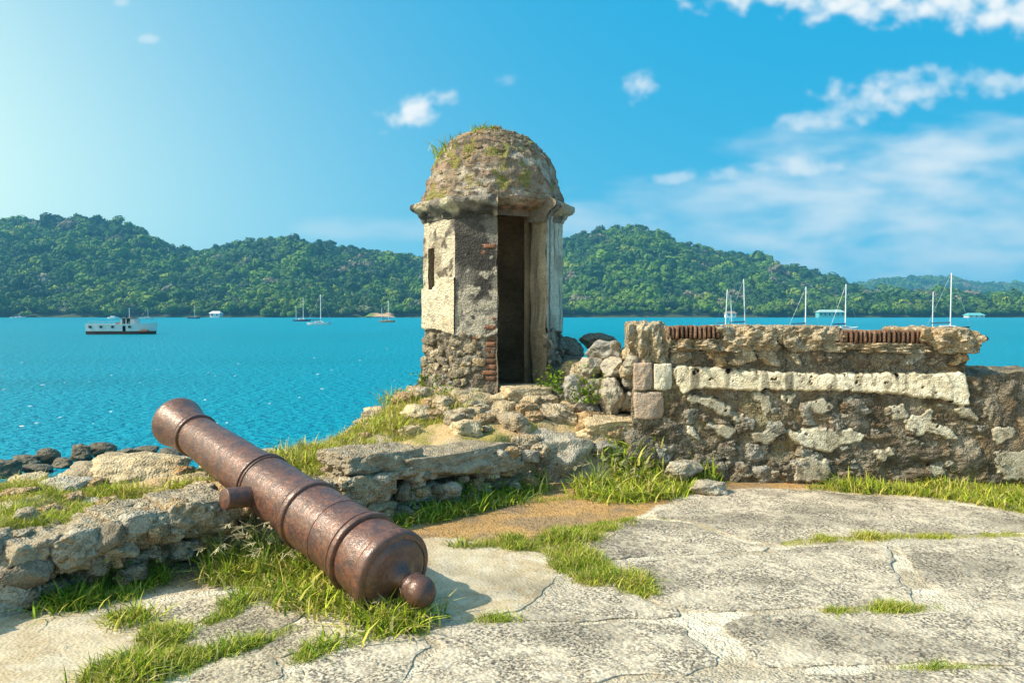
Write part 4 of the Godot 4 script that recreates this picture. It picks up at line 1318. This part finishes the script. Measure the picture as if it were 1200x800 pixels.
func hill_height(x: float, d: float) -> float:
	var px := 600 + FOCAL * x / d
	var ridge_d := 1180.0 + 90 * fn.get_noise_1d(px * .25 + 40)
	var rise := (368.0 - along(SKYLINE, px)) / FOCAL * ridge_d - 15.0
	var t := clampf((d - shore(x)) / (ridge_d - shore(x)), -.2, 1.6)
	var prof := sstep(-.05, 1.05, t) * .55 + clampf(t, 0, 1) * .45
	if t > 1: prof = 1 - (t - 1) * .9
	var spur := fn.get_noise_2d(x * .45, d * .45) * .30 + fn.get_noise_2d(x * 1.3, d * 1.3) * .1
	return SEA + rise * prof * (1 + spur * 4 * maxf(t, 0) * maxf(1 - t, 0)) + (2.0 if t > 0 else t * 40)

func far_height(x: float, d: float) -> float:
	var px := 600 + FOCAL * x / d
	var rise := (368.0 - along(FARLINE, px)) / FOCAL * 2400.0 - 9.0
	var t := (d - 1800.0) / 600.0
	return SEA - 2 + rise * (sstep(0, 1, t) if t < 1 else 1 - (t - 1) * .7) * (1 + .1 * fn.get_noise_2d(x * .3, d * .3))

func crown_mesh(sd: int, lobes: int, wide: float, flat: float, airy := false) -> ArrayMesh:
	var r := RandomNumberGenerator.new()
	r.seed = sd
	var g := Geo.new()
	for k in lobes:
		var a := r.randf() * TAU
		var q := sqrt(r.randf())
		var c := Vector3(cos(a) * q * wide * .62, .35 + r.randf_range(-.1, .35) * flat + (1 - q) * .35 * flat, sin(a) * q * wide * .62)
		var s := r.randf_range(.20, .36) * (0.8 if airy else 1.0)
		if not airy:      # solid heart of each clump
			var n := 7
			var k0 := g.v.size()
			for j in 5:
				for i in n:
					var th := PI * (j + .5) / 5
					var ph := TAU * i / n
					var dd := Vector3(sin(th) * cos(ph), cos(th) * .8, sin(th) * sin(ph))
					g.vert(c + dd * s * r.randf_range(.55, .85), Color(.8, .8, .8))
			for j in 4:
				for i in n:
					var i2 := (i + 1) % n
					g.quad(k0 + j * n + i, k0 + (j + 1) * n + i, k0 + (j + 1) * n + i2, k0 + j * n + i2)
		for j in (34 if airy else 46):
			var dd := Vector3(r.randfn(), r.randfn() + .25, r.randfn()).normalized()
			var p := c + dd * Vector3(1, .8, 1) * s * r.randf_range(.75, 1.12)
			var t1 := dd.cross(Vector3(r.randfn(), r.randfn(), r.randfn())).normalized()
			var t2 := (dd.cross(t1) + dd * r.randf_range(-.7, .7)).normalized()
			var l := s * r.randf_range(.22, .46)
			var tone := r.randf_range(.85, 1.15)
			var col := Color(tone, tone, tone * r.randf_range(.7, 1.1))
			g.quad(g.vert(p - t1 * l, col), g.vert(p + t2 * l * .6, col), g.vert(p + t1 * l, col), g.vert(p - t2 * l * .6, col))
	return g.mesh(false)

func palm_mesh(sd: int) -> ArrayMesh:
	var r := RandomNumberGenerator.new()
	r.seed = sd
	var g := Geo.new()
	for k in 13:
		var a := TAU * k / 13 + r.randf() * .4
		var d := Vector3(cos(a), 0, sin(a))
		var lift := r.randf_range(.1, .7)
		var ids := []
		for s in 5:
			var t := s / 4.0
			var p := d * t * .55 + Vector3.UP * (lift * t * .5 - t * t * .5)
			var w := d.cross(Vector3.UP) * .075 * sin(PI * clampf(t * .9 + .1, 0, 1))
			ids.append(g.vert(p - w + Vector3.DOWN * .03))
			ids.append(g.vert(p + w + Vector3.DOWN * .03))
		for s in 4:
			g.quad(ids[2 * s], ids[2 * s + 1], ids[2 * s + 3], ids[2 * s + 2])
	return g.mesh(false)

var crowns := []
func forest_colour(x: float, d: float) -> Color:
	var n := fn.get_noise_2d(x * .9, d * .9) * 1.5 + rng.randfn() * .2
	var c := Color(.035, .095, .030).lerp(Color(.11, .21, .03), sstep(-.35, .5, n))
	if rng.randf() < .08: c = Color(.19, .27, .04)
	if rng.randf() < .07: c = Color(.20, .19, .14)
	if rng.randf() < .14: c = Color(.03, .07, .035)
	return c * rng.randf_range(.85, 1.15)

func build_hills() -> void:
	var soil := plain(Color(.045, .06, .025), .95)
	var g := Geo.new()
	g.grid(170, 60, func(i, j):
		var d = 700.0 + j * 12.0
		var x = (i - 85) * 14.0
		return [Vector3(x, hill_height(x, d), -d), Color.WHITE])
	tag(part("hills", g.mesh(true, false), soil), "", "", "", "structure")
	g = Geo.new()
	g.grid(60, 24, func(i, j):
		var d = 1750.0 + j * 40.0
		var x = 100.0 + i * 32.0
		return [Vector3(x, far_height(x, d), -d), Color.WHITE])
	tag(part("far_hills", g.mesh(true, false), soil), "", "", "", "structure")
	for k in 7: crowns.append(crown_mesh(500 + k, 9 + k % 4, 1.0, .6 + .15 * (k % 3)))
	crowns.append(crown_mesh(520, 8, 1.1, .4, true))
	var sets := []
	for k in crowns.size(): sets.append([[], []])
	var put := func(x: float, d: float, h: float, size: float, c: Color, k: int):
		sets[k][0].append(Transform3D(Basis(Vector3.UP, rng.randf() * TAU) * Basis.from_scale(Vector3(size, size * rng.randf_range(.75, 1.15), size)), Vector3(x, h, -d)))
		sets[k][1].append(c)
	var d := 742.0
	while d < 1330:
		var half := d * .74
		var x := -half
		while x < half:
			var sx := x + rng.randf_range(-5, 5)
			var sd := d + rng.randf_range(-5, 5)
			x += rng.randf_range(7, 13)
			if sd < shore(sx) - 2: continue
			var h := hill_height(sx, sd)
			var edge := sstep(60, 0, sd - shore(sx))
			var size := rng.randf_range(9, 20) * (1 - .25 * edge)
			if rng.randf() < .07: size *= 1.45
			var c := forest_colour(sx, sd)
			c = c.lerp(Color(.17, .25, .03), edge * rng.randf() * .6)
			put.call(sx, sd, h - size * .12 + rng.randf_range(0, 3.5), size, c, rng.randi() % 8)
		d += 9.5
	d = 1800
	while d < 2560:
		var x := 200.0
		while x < 1900:
			var sx := x + rng.randf_range(-8, 8)
			x += rng.randf_range(12, 20)
			var size := rng.randf_range(14, 24)
			put.call(sx, d + rng.randf_range(-9, 9), far_height(sx, d) - 2, size, forest_colour(sx, d), rng.randi() % 7)
		d += 20
	var root := Node3D.new()
	root.name = "forest"
	add_child(root)
	tag(root, "dense green tropical forest covering the hills across the bay", "forest", "", "stuff")
	for k in crowns.size():
		var mm := MultiMesh.new()
		mm.transform_format = MultiMesh.TRANSFORM_3D
		mm.use_colors = true
		mm.mesh = crowns[k]
		mm.instance_count = sets[k][0].size()
		for i in sets[k][0].size():
			mm.set_instance_transform(i, sets[k][0][i])
			mm.set_instance_color(i, sets[k][1][i])
		var mi := MultiMeshInstance3D.new()
		mi.name = "tree_crowns"
		mi.multimesh = mm
		mi.material_override = M.forest
		mi.set_meta("kind", "stuff")
		root.add_child(mi, true)
	# trees that stand out one by one
	var mats := []
	for c in [Color(.04, .08, .03), Color(.11, .19, .03), Color(.2, .27, .04), Color(.18, .17, .13)]:
		var m := leafy(.3)
		m.albedo_color = c.linear_to_srgb()
		mats.append(m)
	var palm := palm_mesh(3)
	var tree := func(called, label, group, px, py_top, dd, high, wide, mat, palmy):
		var p := at(px, py_top, dd)
		var base_h := hill_height(p.x, dd) if dd < 1500 else far_height(p.x, dd)
		base_h = minf(base_h, p.y - high * .5)
		var t := thing(called, label, "tree", Vector3(p.x, base_h, -dd), group)
		var tall := p.y - base_h
		var tr := Geo.new()
		tr.tube(Vector3.ZERO, Vector3(wide * .03, tall * .8, 0), wide * .035, wide * .02, 6)
		if not palmy:
			for b in 4:
				var a = TAU * b / 4 + px
				tr.tube(Vector3(wide * .02, tall * .5, 0), Vector3(cos(a) * wide * .3, tall * .75, sin(a) * wide * .3), wide * .018, wide * .008, 5)
		part("trunk", tr.mesh(true, false), M.bark, t)
		var cr := part("crown", palm if palmy else pick(crowns), mat, t)
		cr.position = Vector3(0, tall - wide * (.1 if palmy else .62), 0)
		cr.scale = Vector3(wide, wide * (1.0 if palmy else .72), wide)
		cr.rotation.y = rng.randf() * 6
	var ridge := func(x): return along(SKYLINE, x) + 1.0
	for x in [15, 62, 98, 128, 158, 236, 268, 312, 338, 386, 412, 452]:
		tree.call("ridge_tree", ("tall tree on the crest of the highest left hill" if x < 200 else "tall tree on the crest of the middle hill left of the tower"), "emergent trees on the left skyline", x, ridge.call(x) - rng.randf_range(0, 5), 1175.0, 14.0, rng.randf_range(13, 20), mats[0], false)
	for x in [684, 702, 722, 748, 776, 808, 842, 868, 884, 905, 926, 952, 978]:
		tree.call("ridge_tree", ("dark spreading tree on the right hill's rounded summit" if x < 800 else "dark spreading tree on the right hill's falling ridge"), "emergent trees on the right skyline", x, ridge.call(x) - rng.randf_range(0, 6), 1165.0, 14.0, rng.randf_range(13, 21), mats[0], false)
	for x in [38, 90, 140, 250, 268, 332, 480, 672, 704, 742, 790, 832, 880, 928, 962, 1008, 1034, 1052, 1080, 1118, 1180]:
		var kind := rng.randi() % 3
		var low: float = 357.0 + rng.randf_range(-9, 3)
		if x % 4 == 0:
			tree.call("palm_tree", ("coconut palm on the far shore left of the tower" if x < 600 else "coconut palm on the far shore above the parapet"), "palms on the far shore", x, low - 2, 752.0, 9.0, 11.0, mats[2], true)
		else:
			tree.call("shore_tree", ["bright green tree at the far waterline", "yellow green tree at the far waterline", "greyish bare tree at the far waterline"][kind], ["bright shore trees", "yellow shore trees", "bare shore trees"][kind], x, low, 762.0, 8.0, rng.randf_range(9, 14), mats[kind + 1], false)

# ------------------------------------------------------------------ boats and houses
func hull_mesh(length: float, beam: float, free: float, sheer: float, square := false) -> ArrayMesh:
	var g := Geo.new()
	var ns := 16
	g.grid(ns, 8, func(i, j):
		var t := float(i) / ns
		var w := beam * .5 * (sqrt(maxf(0.0, 1 - pow(maxf(0.0, t * 1.5 - .5), 2.2))) if t > .33 else lerpf(.82 if square else .55, 1.0, sin(t / .33 * PI / 2)))
		var top := free + sheer * pow(t, 2) + sheer * .25 * pow(1 - t, 2)
		var a := float(j) / 8 * PI
		var x := (t - .5) * length + (.06 * length * (sin(a) - 1) * -1 * 0 )
		var y := top - (top + .35) * pow(sin(a), .6)
		if t > .85: x -= (t - .85) * length * .5 * (1 - clampf(y / top, 0, 1))
		return [Vector3(x, y, w * cos(a)), Color.WHITE])
	# deck and transom
	g.grid(ns, 1, func(i, j):
		var t := float(i) / ns
		var w := beam * .5 * (sqrt(maxf(0.0, 1 - pow(maxf(0.0, t * 1.5 - .5), 2.2))) if t > .33 else lerpf(.82 if square else .55, 1.0, sin(t / .33 * PI / 2)))
		return [Vector3((t - .5) * length, free + sheer * pow(t, 2) + sheer * .25 * pow(1 - t, 2) - .06, w * (j * 2 - 1) * .99), Color.WHITE])
	var wt := beam * .5 * (.82 if square else .55)
	var topt := free + sheer * .25
	g.quad(g.vert(Vector3(-length * .5, topt, wt)), g.vert(Vector3(-length * .5, topt, -wt)), g.vert(Vector3(-length * .5, -.3, -wt * .8)), g.vert(Vector3(-length * .5, -.3, wt * .8)))
	return g.mesh(true, false)

func box_part(called: String, lo: Vector3, hi: Vector3, mat: Material, parent: Node) -> MeshInstance3D:
	var g := Geo.new()
	g.box(lo, hi)
	return part(called, g.mesh(false, false), mat, parent)

func sailboat(label: String, px: float, water_y: float, length: float, top_y: float, turn: float, hull_mat: Material, two := false, lean := 0.0, group := "sailboats at anchor in the bay") -> void:
	var p := gp(px, water_y, SEA)
	var mast := (water_y - top_y) / FOCAL * -p.z
	var b := thing("sailboat", label, "sailboat", p, group)
	b.rotation.y = turn
	part("hull", hull_mesh(length, length * .3, length * .085, length * .04), hull_mat, b)
	var cab := box_part("cabin", Vector3(-length * .18, length * .07, -length * .09), Vector3(length * .16, length * .145, length * .09), M.white_paint, b)
	box_part("window", Vector3(-length * .12, length * .105, -length * .092), Vector3(length * .1, length * .125, length * .092), M.dark_glass, cab)
	var g := Geo.new()
	var top := Vector3(length * .06 + lean * mast, mast, 0)
	g.tube(Vector3(length * .06, length * .08, 0), top, .13, .10, 6)
	part("mast", g.mesh(true, false), M.white_paint, b)
	g = Geo.new()
	g.tube(Vector3(length * .05, length * .22, 0), Vector3(-length * .38, length * .2, 0), .16, .12, 6)
	part("boom", g.mesh(true, false), M.sail_cover, b)
	for e in [Vector3(length * .5, length * .12, 0), Vector3(-length * .48, length * .09, 0)]:
		g = Geo.new()
		g.tube(top, e, .02, .02, 4)
		part("stay", g.mesh(true, false), M.steel, b)
	if two:
		g = Geo.new()
		g.tube(Vector3(-length * .34, length * .08, 0), Vector3(-length * .34 + lean * mast * .7, mast * .68, 0), .1, .08, 6)
		part("mast", g.mesh(true, false), M.white_paint, b)

func build_boats() -> void:
	M.dark_glass = plain(Color(.02, .025, .03), .2)
	M.sail_cover = plain(Color(.05, .09, .16), .8)
	M.bottom_paint = plain(Color(.10, .035, .022), .8)
	M.rusty_red = plain(Color(.42, .13, .05), .8)
	M.dark_paint = plain(Color(.03, .035, .04), .6)
	M.orange_paint = plain(Color(.62, .26, .12), .6)
	M.teal_paint = plain(Color(.12, .42, .42), .7)
	M.old_white = plain(Color(.68, .69, .66), .6)
	var p := gp(143.5, 391.5, SEA)
	var b := thing("motor_boat", "old white motor boat with rusty red bottom anchored in the bay", "boat", p)
	b.rotation.y = deg_to_rad(6)
	var hull := Geo.new()
	var ns := 22
	var width := func(t: float) -> float: return 1.55 * (1 - pow(maxf(0, (t - .55) / .45), 2.4)) * (.9 + .1 * minf(1, t * 5))
	var sheer := func(t: float) -> float: return 1.62 + .22 * pow(t, 3) + .10 * pow(1 - t, 4)
	var boat_hull: Node3D
	for band in [[0, "hull_bottom", M.bottom_paint, -.3, .52], [1, "hull", M.old_white, .52, 2.0]]:
		var g := Geo.new()
		for s in [-1.0, 1.0]:
			g.grid(ns, 4, func(i, j):
				var t := float(i) / ns
				var y := lerpf(band[3], minf(band[4], sheer.call(t)), j / 4.0)
				var w: float = width.call(t) * (.86 + .14 * clampf(y / 1.7, 0, 1))
				return [Vector3((t - .5) * 10.2 + (.18 * y * t * t), y, w * s), Color.WHITE],
				func(i, j): return s > 0 and band[0] == 1 and (i == 12) and j < 3)
		g.grid(4, 4, func(i, j):
			var y := lerpf(band[3], minf(band[4], sheer.call(0.0)), j / 4.0)
			return [Vector3(-5.1, y, width.call(0.0) * (.86 + .14 * clampf(y / 1.7, 0, 1)) * (i / 2.0 - 1)), Color.WHITE])
		boat_hull = part(band[1], g.mesh(false, false), band[2], b)
	var dk := Geo.new()
	dk.grid(ns, 1, func(i, j):
		var t := float(i) / ns
		return [Vector3((t - .5) * 10.2 + .28 * t * t, sheer.call(t) - .28, width.call(t) * (j * 2 - 1) * .98), Color.WHITE])
	part("deck", dk.mesh(false, false), plain(Color(.3, .2, .15), .9), b)
	for x in [-4.35, -2.7, -.95, 1.6]:
		var wd := part("window", null, M.dark_glass, boat_hull)
		var g := Geo.new()
		g.box(Vector3(x - .17, 1.02, -1.62), Vector3(x + .17, 1.38, 1.62))
		wd.mesh = g.mesh(false, false)
	M.cabin = plain(Color(.22, .17, .13), .85)
	box_part("wheelhouse_back", Vector3(.1, 1.4, -1.1), Vector3(2.2, 2.5, -1.0), M.cabin, b)
	box_part("wheelhouse_side", Vector3(.1, 1.4, -1.0), Vector3(.32, 2.5, 1.1), M.old_white, b)
	box_part("wheelhouse_side", Vector3(1.55, 1.4, -1.0), Vector3(2.2, 2.45, 1.1), M.old_white, b)
	box_part("wheelhouse_roof", Vector3(.05, 2.5, -1.15), Vector3(1.9, 2.62, 1.2), M.cabin, b)
	box_part("post", Vector3(.85, 1.4, .96), Vector3(1.0, 2.5, 1.08), M.old_white, b)
	box_part("bulkhead", Vector3(-.3, .3, -.9), Vector3(2.0, 1.4, -.8), M.cabin, b)
	for x in range(-5, 5):
		if absf(x + .5) < 1.2: continue
		box_part("rail_post", Vector3(x + .45, 1.5, 1.28), Vector3(x + .5, 2.05, 1.33), M.steel, b) if x < 3 else null
	box_part("rail", Vector3(-4.6, 2.02, 1.27), Vector3(-.1, 2.07, 1.34), M.steel, b)
	box_part("mast", Vector3(1.0, 2.6, -.05), Vector3(1.1, 4.2, .05), M.steel, b)
	box_part("chimney", Vector3(.5, 2.62, -.2), Vector3(.62, 2.95, 0), M.dark_paint, b)
	box_part("chimney", Vector3(1.35, 2.62, -.2), Vector3(1.6, 2.85, .1), M.rusty_red, b)
	box_part("rust_streak", Vector3(3.2, .46, 1.0), Vector3(4.3, .72, 1.46), M.rusty_red, b)
	box_part("hatch", Vector3(-1.0, 1.5, -.4), Vector3(-.6, 1.85, .2), M.rusty_red, b)
	# sailing boats; the right-hand ones show only masts above the parapet
	sailboat("white sailboat with tall bare mast left of the orange earth bank", 374, 380.5, 7.2, 345, .1, M.white_paint)
	sailboat("blue hulled sailboat behind the white one left of centre", 354, 376.5, 8.6, 349, -.2, M.sail_cover, true)
	sailboat("orange hulled sailboat near the left side of the tower", 454, 377.5, 6.4, 352, .15, M.orange_paint, true)
	sailboat("tiny white sailing boat behind the motor boat", 172, 373.6, 9.0, 362, .4, M.white_paint)
	sailboat("tiny dark sailboat off the far shore left of centre", 227, 373.2, 9.0, 358, .2, M.sail_cover)
	sailboat("tiny white boat off the far shore at the left", 21, 373.0, 11.0, 367, .2, M.white_paint)
	sailboat("sailboat with leaning thin mast behind the parapet", 849, 386.0, 6.5, 339, -1.2, M.white_paint, false, .06)
	sailboat("two masted sailboat behind the parapet right of the tower", 871, 386.0, 7.5, 327, .2, M.dark_paint, true, -.04)
	sailboat("sailboat with one bare mast behind the parapet's middle", 942, 387.0, 6.5, 336, .1, M.white_paint)
	sailboat("sailboat with the brightest mast above the parapet", 989, 388.0, 6.5, 333, .3, M.white_paint)
	sailboat("sailboat with tall grey mast over the parapet's right end", 1111, 388.0, 7.5, 320, -.3, M.dark_paint, true)
	var p2 := gp(132, 373.6, SEA)
	var sm := thing("dinghy", "small white dinghy floating beyond the motor boat", "boat", p2)
	part("hull", hull_mesh(7.0, 2.6, 1.0, .5), M.white_paint, sm)
	box_part("canopy", Vector3(-1.5, 1.0, -1), Vector3(1.2, 2.0, 1), M.old_white, sm)

func house(label: String, px: float, py: float, depth: float, w: float, h: float, wall: Material, roof: Material, windows: int) -> void:
	var p := at(px, py, depth)
	var b := thing("house", label, "house", p)
	var wl := box_part("wall", Vector3(-w * .5, -4, -4), Vector3(w * .5, h, 4), wall, b)
	var g := Geo.new()
	var e := .8
	var pts := [Vector3(-w * .5 - e, h, 5), Vector3(w * .5 + e, h, 5), Vector3(w * .5 + e, h, -5), Vector3(-w * .5 - e, h, -5), Vector3(-w * .4, h + 2.2, 0), Vector3(w * .4, h + 2.2, 0)]
	for f in [[0, 1, 5, 4], [1, 2, 5, 5], [2, 3, 4, 5], [3, 0, 4, 4]]:
		g.quad(g.vert(pts[f[0]]), g.vert(pts[f[1]]), g.vert(pts[f[2]]), g.vert(pts[f[3]]))
	part("roof", g.mesh(false, false), roof, b)
	for k in windows:
		var x := -w * .5 + w * (k + .5) / windows
		box_part("window", Vector3(x - .7, h * .35, 3.9), Vector3(x + .7, h * .8, 4.06), M.dark_glass, wl)

func build_houses() -> void:
	house("teal shoreside house with pale roof across the bay", 973, 371.2, 716, 24, 4.5, M.teal_paint, plain(Color(.35, .5, .48), .7), 6)
	house("low teal roofed boathouse on the far right shore", 1142, 372.3, 716, 15, 2.4, M.old_white, M.teal_paint, 3)
	house("small white house with steep roof at the far shore", 253, 371, 718, 9, 3, M.old_white, M.white_paint, 2)
	house("red roofed house among trees on the left hillside", 308, 356, 830, 18, 3, M.old_white, plain(Color(.32, .15, .12), .8), 4)
	house("pale house with brown roof among the palms at right", 856, 371, 716, 9, 3, M.old_white, plain(Color(.25, .2, .16), .8), 2)
	var bank := Geo.new()
	bank.grid(24, 8, func(i, j):
		var x = (i - 12) * 1.5
		var d = j * 3.0
		var h = (1.6 + j * .55) * sstep(12.5, 6, absf(i - 12)) + .5 * fn.get_noise_2d(x * 9, d * 9)
		return [Vector3(x, h - 1.0, -d), Color(.5, .33, .2).lerp(Color(.14, .2, .04), sstep(-2, -9, x + 4 * fn.get_noise_2d(x * 6, d * 6)))])
	var m := plain(Color.WHITE, .95)
	m.vertex_color_use_as_albedo = true
	var o := part("earth_bank", bank.mesh(), m)
	o.position = gp(405, 372.9, SEA) + Vector3(0, .2, 12)
	o.position.z = -728
	tag(o, "", "", "", "structure")

# ------------------------------------------------------------------ sky
func sky_panorama() -> ImageTexture:
	# columns start at -z and run to the right; computed coarse, then clouds at full size
	var W := 3072
	var H := 1536
	var sun_dir := SUN_TO
	var lw := 384
	var lh := 192
	var pad := 8
	var im := Image.create(lw + 2 * pad, lh, false, Image.FORMAT_RGBF)
	for y in lh:
		var el := (0.5 - (y + .5) / lh) * PI
		for x in lw + 2 * pad:
			var az := (x - pad + .5) / lw * TAU
			var dir := Vector3(sin(az) * cos(el), sin(el), -cos(az) * cos(el))
			var up := maxf(dir.y, 0.0)
			var c := Color(.05, .46, .70).lerp(Color(.0, .325, .62), 1 - exp(-up * 5.0))
			c = c.lerp(Color(.22, .56, .70), exp(-up * 12.0) * .5)
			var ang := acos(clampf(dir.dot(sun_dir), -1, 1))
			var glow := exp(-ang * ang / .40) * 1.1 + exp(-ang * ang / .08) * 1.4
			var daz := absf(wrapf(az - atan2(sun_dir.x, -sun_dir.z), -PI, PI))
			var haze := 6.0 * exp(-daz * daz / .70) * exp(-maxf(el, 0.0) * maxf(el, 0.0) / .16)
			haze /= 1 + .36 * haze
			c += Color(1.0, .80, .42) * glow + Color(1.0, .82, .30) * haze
			if dir.y < 0: c = Color(.1, .3, .36)
			im.set_pixel(x, y, c)
	im.resize(W + 2 * pad * W / lw, H, Image.INTERPOLATE_CUBIC)
	im = im.get_region(Rect2i(pad * W / lw, 0, W, H))
	var puff := FastNoiseLite.new()
	puff.seed = 21
	puff.frequency = .016
	puff.fractal_octaves = 5
	var wisp := FastNoiseLite.new()
	wisp.seed = 33
	wisp.frequency = .009
	wisp.fractal_octaves = 5
	# clouds in view: [x, y, half width, half height, tilt, strength, 1 for billows and 0 for thin veils]
	var marks := [[486, 130, 40, 22, -.35, 1.0, 1], [510, 117, 26, 13, -.1, 1.0, 1], [750, 101, 21, 17, -.75, .85, 1], [1000, 2, 175, 26, .03, 1.0, 1], [1150, 10, 115, 32, .1, 1.0, 1], [1040, 108, 80, 26, -.12, .75, 1], [975, 138, 66, 15, -.1, .55, 1], [1165, 98, 60, 18, 0, .6, 1], [172, 45, 15, 6, 0, .4, 1], [815, 206, 60, 9, -.05, .5, 1], [935, 195, 62, 12, 0, .6, 1], [1150, 170, 150, 34, -.05, .6, 0], [700, 258, 80, 22, 0, .5, 0], [900, 250, 280, 58, -.12, .62, 0], [1120, 250, 240, 95, 0, .7, 0], [440, 268, 100, 15, 0, .55, 0], [590, 95, 18, 8, -.3, .25, 1], [140, 2, 12, 6, 0, .4, 1], [1010, 190, 160, 44, 0, .4, 0], [1150, 310, 260, 50, 0, .5, 0]]
	for y in range(0, H / 2 - 2):
		var el := (0.5 - (y + .5) / H) * PI
		for x in W:
			var az := (x + .5) / W * TAU
			if az > PI: az -= TAU
			var a := 0.0
			if el < .62 and absf(az) < .72:
				var dx := sin(az) * cos(el)
				var dy := sin(el)
				var dz := cos(az) * cos(el)
				var fwd := dz * cos(pitch) - dy * sin(pitch)
				var px := 600 + FOCAL * dx / fwd
				var py := 400 - FOCAL * (dy * cos(pitch) + dz * sin(pitch)) / fwd
				for m in marks:
					var ux: float = (px - m[0])
					var uy: float = (py - m[1])
					if absf(ux) > m[2] * 1.6 or absf(uy) > m[2] * 1.6: continue
					var ca := cos(m[4])
					var sa := sin(m[4])
					var qx: float = (ux * ca + uy * sa) / m[2]
					var qy: float = (-ux * sa + uy * ca) / m[3]
					var r: float = qx * qx + qy * qy
					if r > 2.4: continue
					if m[6]:
						var n := puff.get_noise_2d(px * 1.3, py * 1.7) * 1.9
						a = maxf(a, sstep(-.2, 1.7, 1.05 - r * 1.0 + n * .85) * m[5])
					else:
						var n := wisp.get_noise_2d(px * .8, py * 2.6) * 1.7
						a += sstep(-.5, 1.7, 1.0 - r * .9 + n * .6) * m[5] * .66 * (1 - a)
			else:  # unseen cloud veil beyond the view, added as white fill for shaded faces
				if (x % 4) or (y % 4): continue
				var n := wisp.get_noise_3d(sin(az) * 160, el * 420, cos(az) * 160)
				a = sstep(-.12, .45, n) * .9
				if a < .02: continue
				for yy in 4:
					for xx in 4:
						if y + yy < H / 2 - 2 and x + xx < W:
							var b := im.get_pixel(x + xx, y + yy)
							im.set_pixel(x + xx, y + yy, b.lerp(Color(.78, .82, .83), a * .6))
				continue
			if a < .01: continue
			im.set_pixel(x, y, im.get_pixel(x, y).lerp(Color(.78, .82, .83), clampf(a, 0, 1)))
	return ImageTexture.create_from_image(im)

var SUN_TO := Vector3(-cos(deg_to_rad(43)) * cos(deg_to_rad(12)), sin(deg_to_rad(43)), cos(deg_to_rad(43)) * sin(deg_to_rad(12)))

func _ready() -> void:
	rng.seed = 7
	fn.seed = 11
	fn.frequency = .01
	fn.fractal_octaves = 3
	# camera
	var cam := Camera3D.new()
	cam.name = "camera"
	cam.position = EYE
	cam.rotation.x = -pitch
	cam.fov = rad_to_deg(2 * atan(400.0 / FOCAL))
	cam.near = .05
	cam.far = 6000
	cam.current = true
	add_child(cam)
	# sky and exposure
	var t0 := Time.get_ticks_msec()
	var env := Environment.new()
	env.background_mode = Environment.BG_SKY
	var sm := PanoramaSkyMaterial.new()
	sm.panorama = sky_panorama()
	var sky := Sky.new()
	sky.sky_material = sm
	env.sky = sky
	env.tonemap_mode = Environment.TONE_MAPPER_LINEAR
	env.tonemap_exposure = 1.22
	env.sdfgi_enabled = true
	env.ssao_enabled = true
	env.ssil_enabled = true
	env.fog_enabled = true
	env.fog_density = .00024
	env.fog_light_color = Color(.44, .80, 1.0)
	var we := WorldEnvironment.new()
	we.name = "environment"
	we.environment = env
	add_child(we)
	# sun
	var sun := DirectionalLight3D.new()
	sun.name = "sun"
	sun.light_energy = 1.6
	sun.light_angular_distance = .5
	sun.light_color = Color(1, .955, .87)
	sun.shadow_enabled = true
	add_child(sun)
	sun.look_at_from_position(SUN_TO * 50, Vector3.ZERO)
	print("sky ", Time.get_ticks_msec() - t0)
	make_materials()
	M.rubble_brown_dome = M.rubble_dome
	make_rocks()
	make_tufts()
	print("materials ", Time.get_ticks_msec() - t0)
	# setting
	build_ground()
	build_paving()
	build_water()
	build_hills()
	print("setting ", Time.get_ticks_msec() - t0)
	# objects
	build_wall()
	build_kerb()
	build_tower()
	build_cannon()
	build_rocks()
	build_boats()
	build_houses()
	print("objects ", Time.get_ticks_msec() - t0)
	build_grass()
	print("done ", Time.get_ticks_msec() - t0)
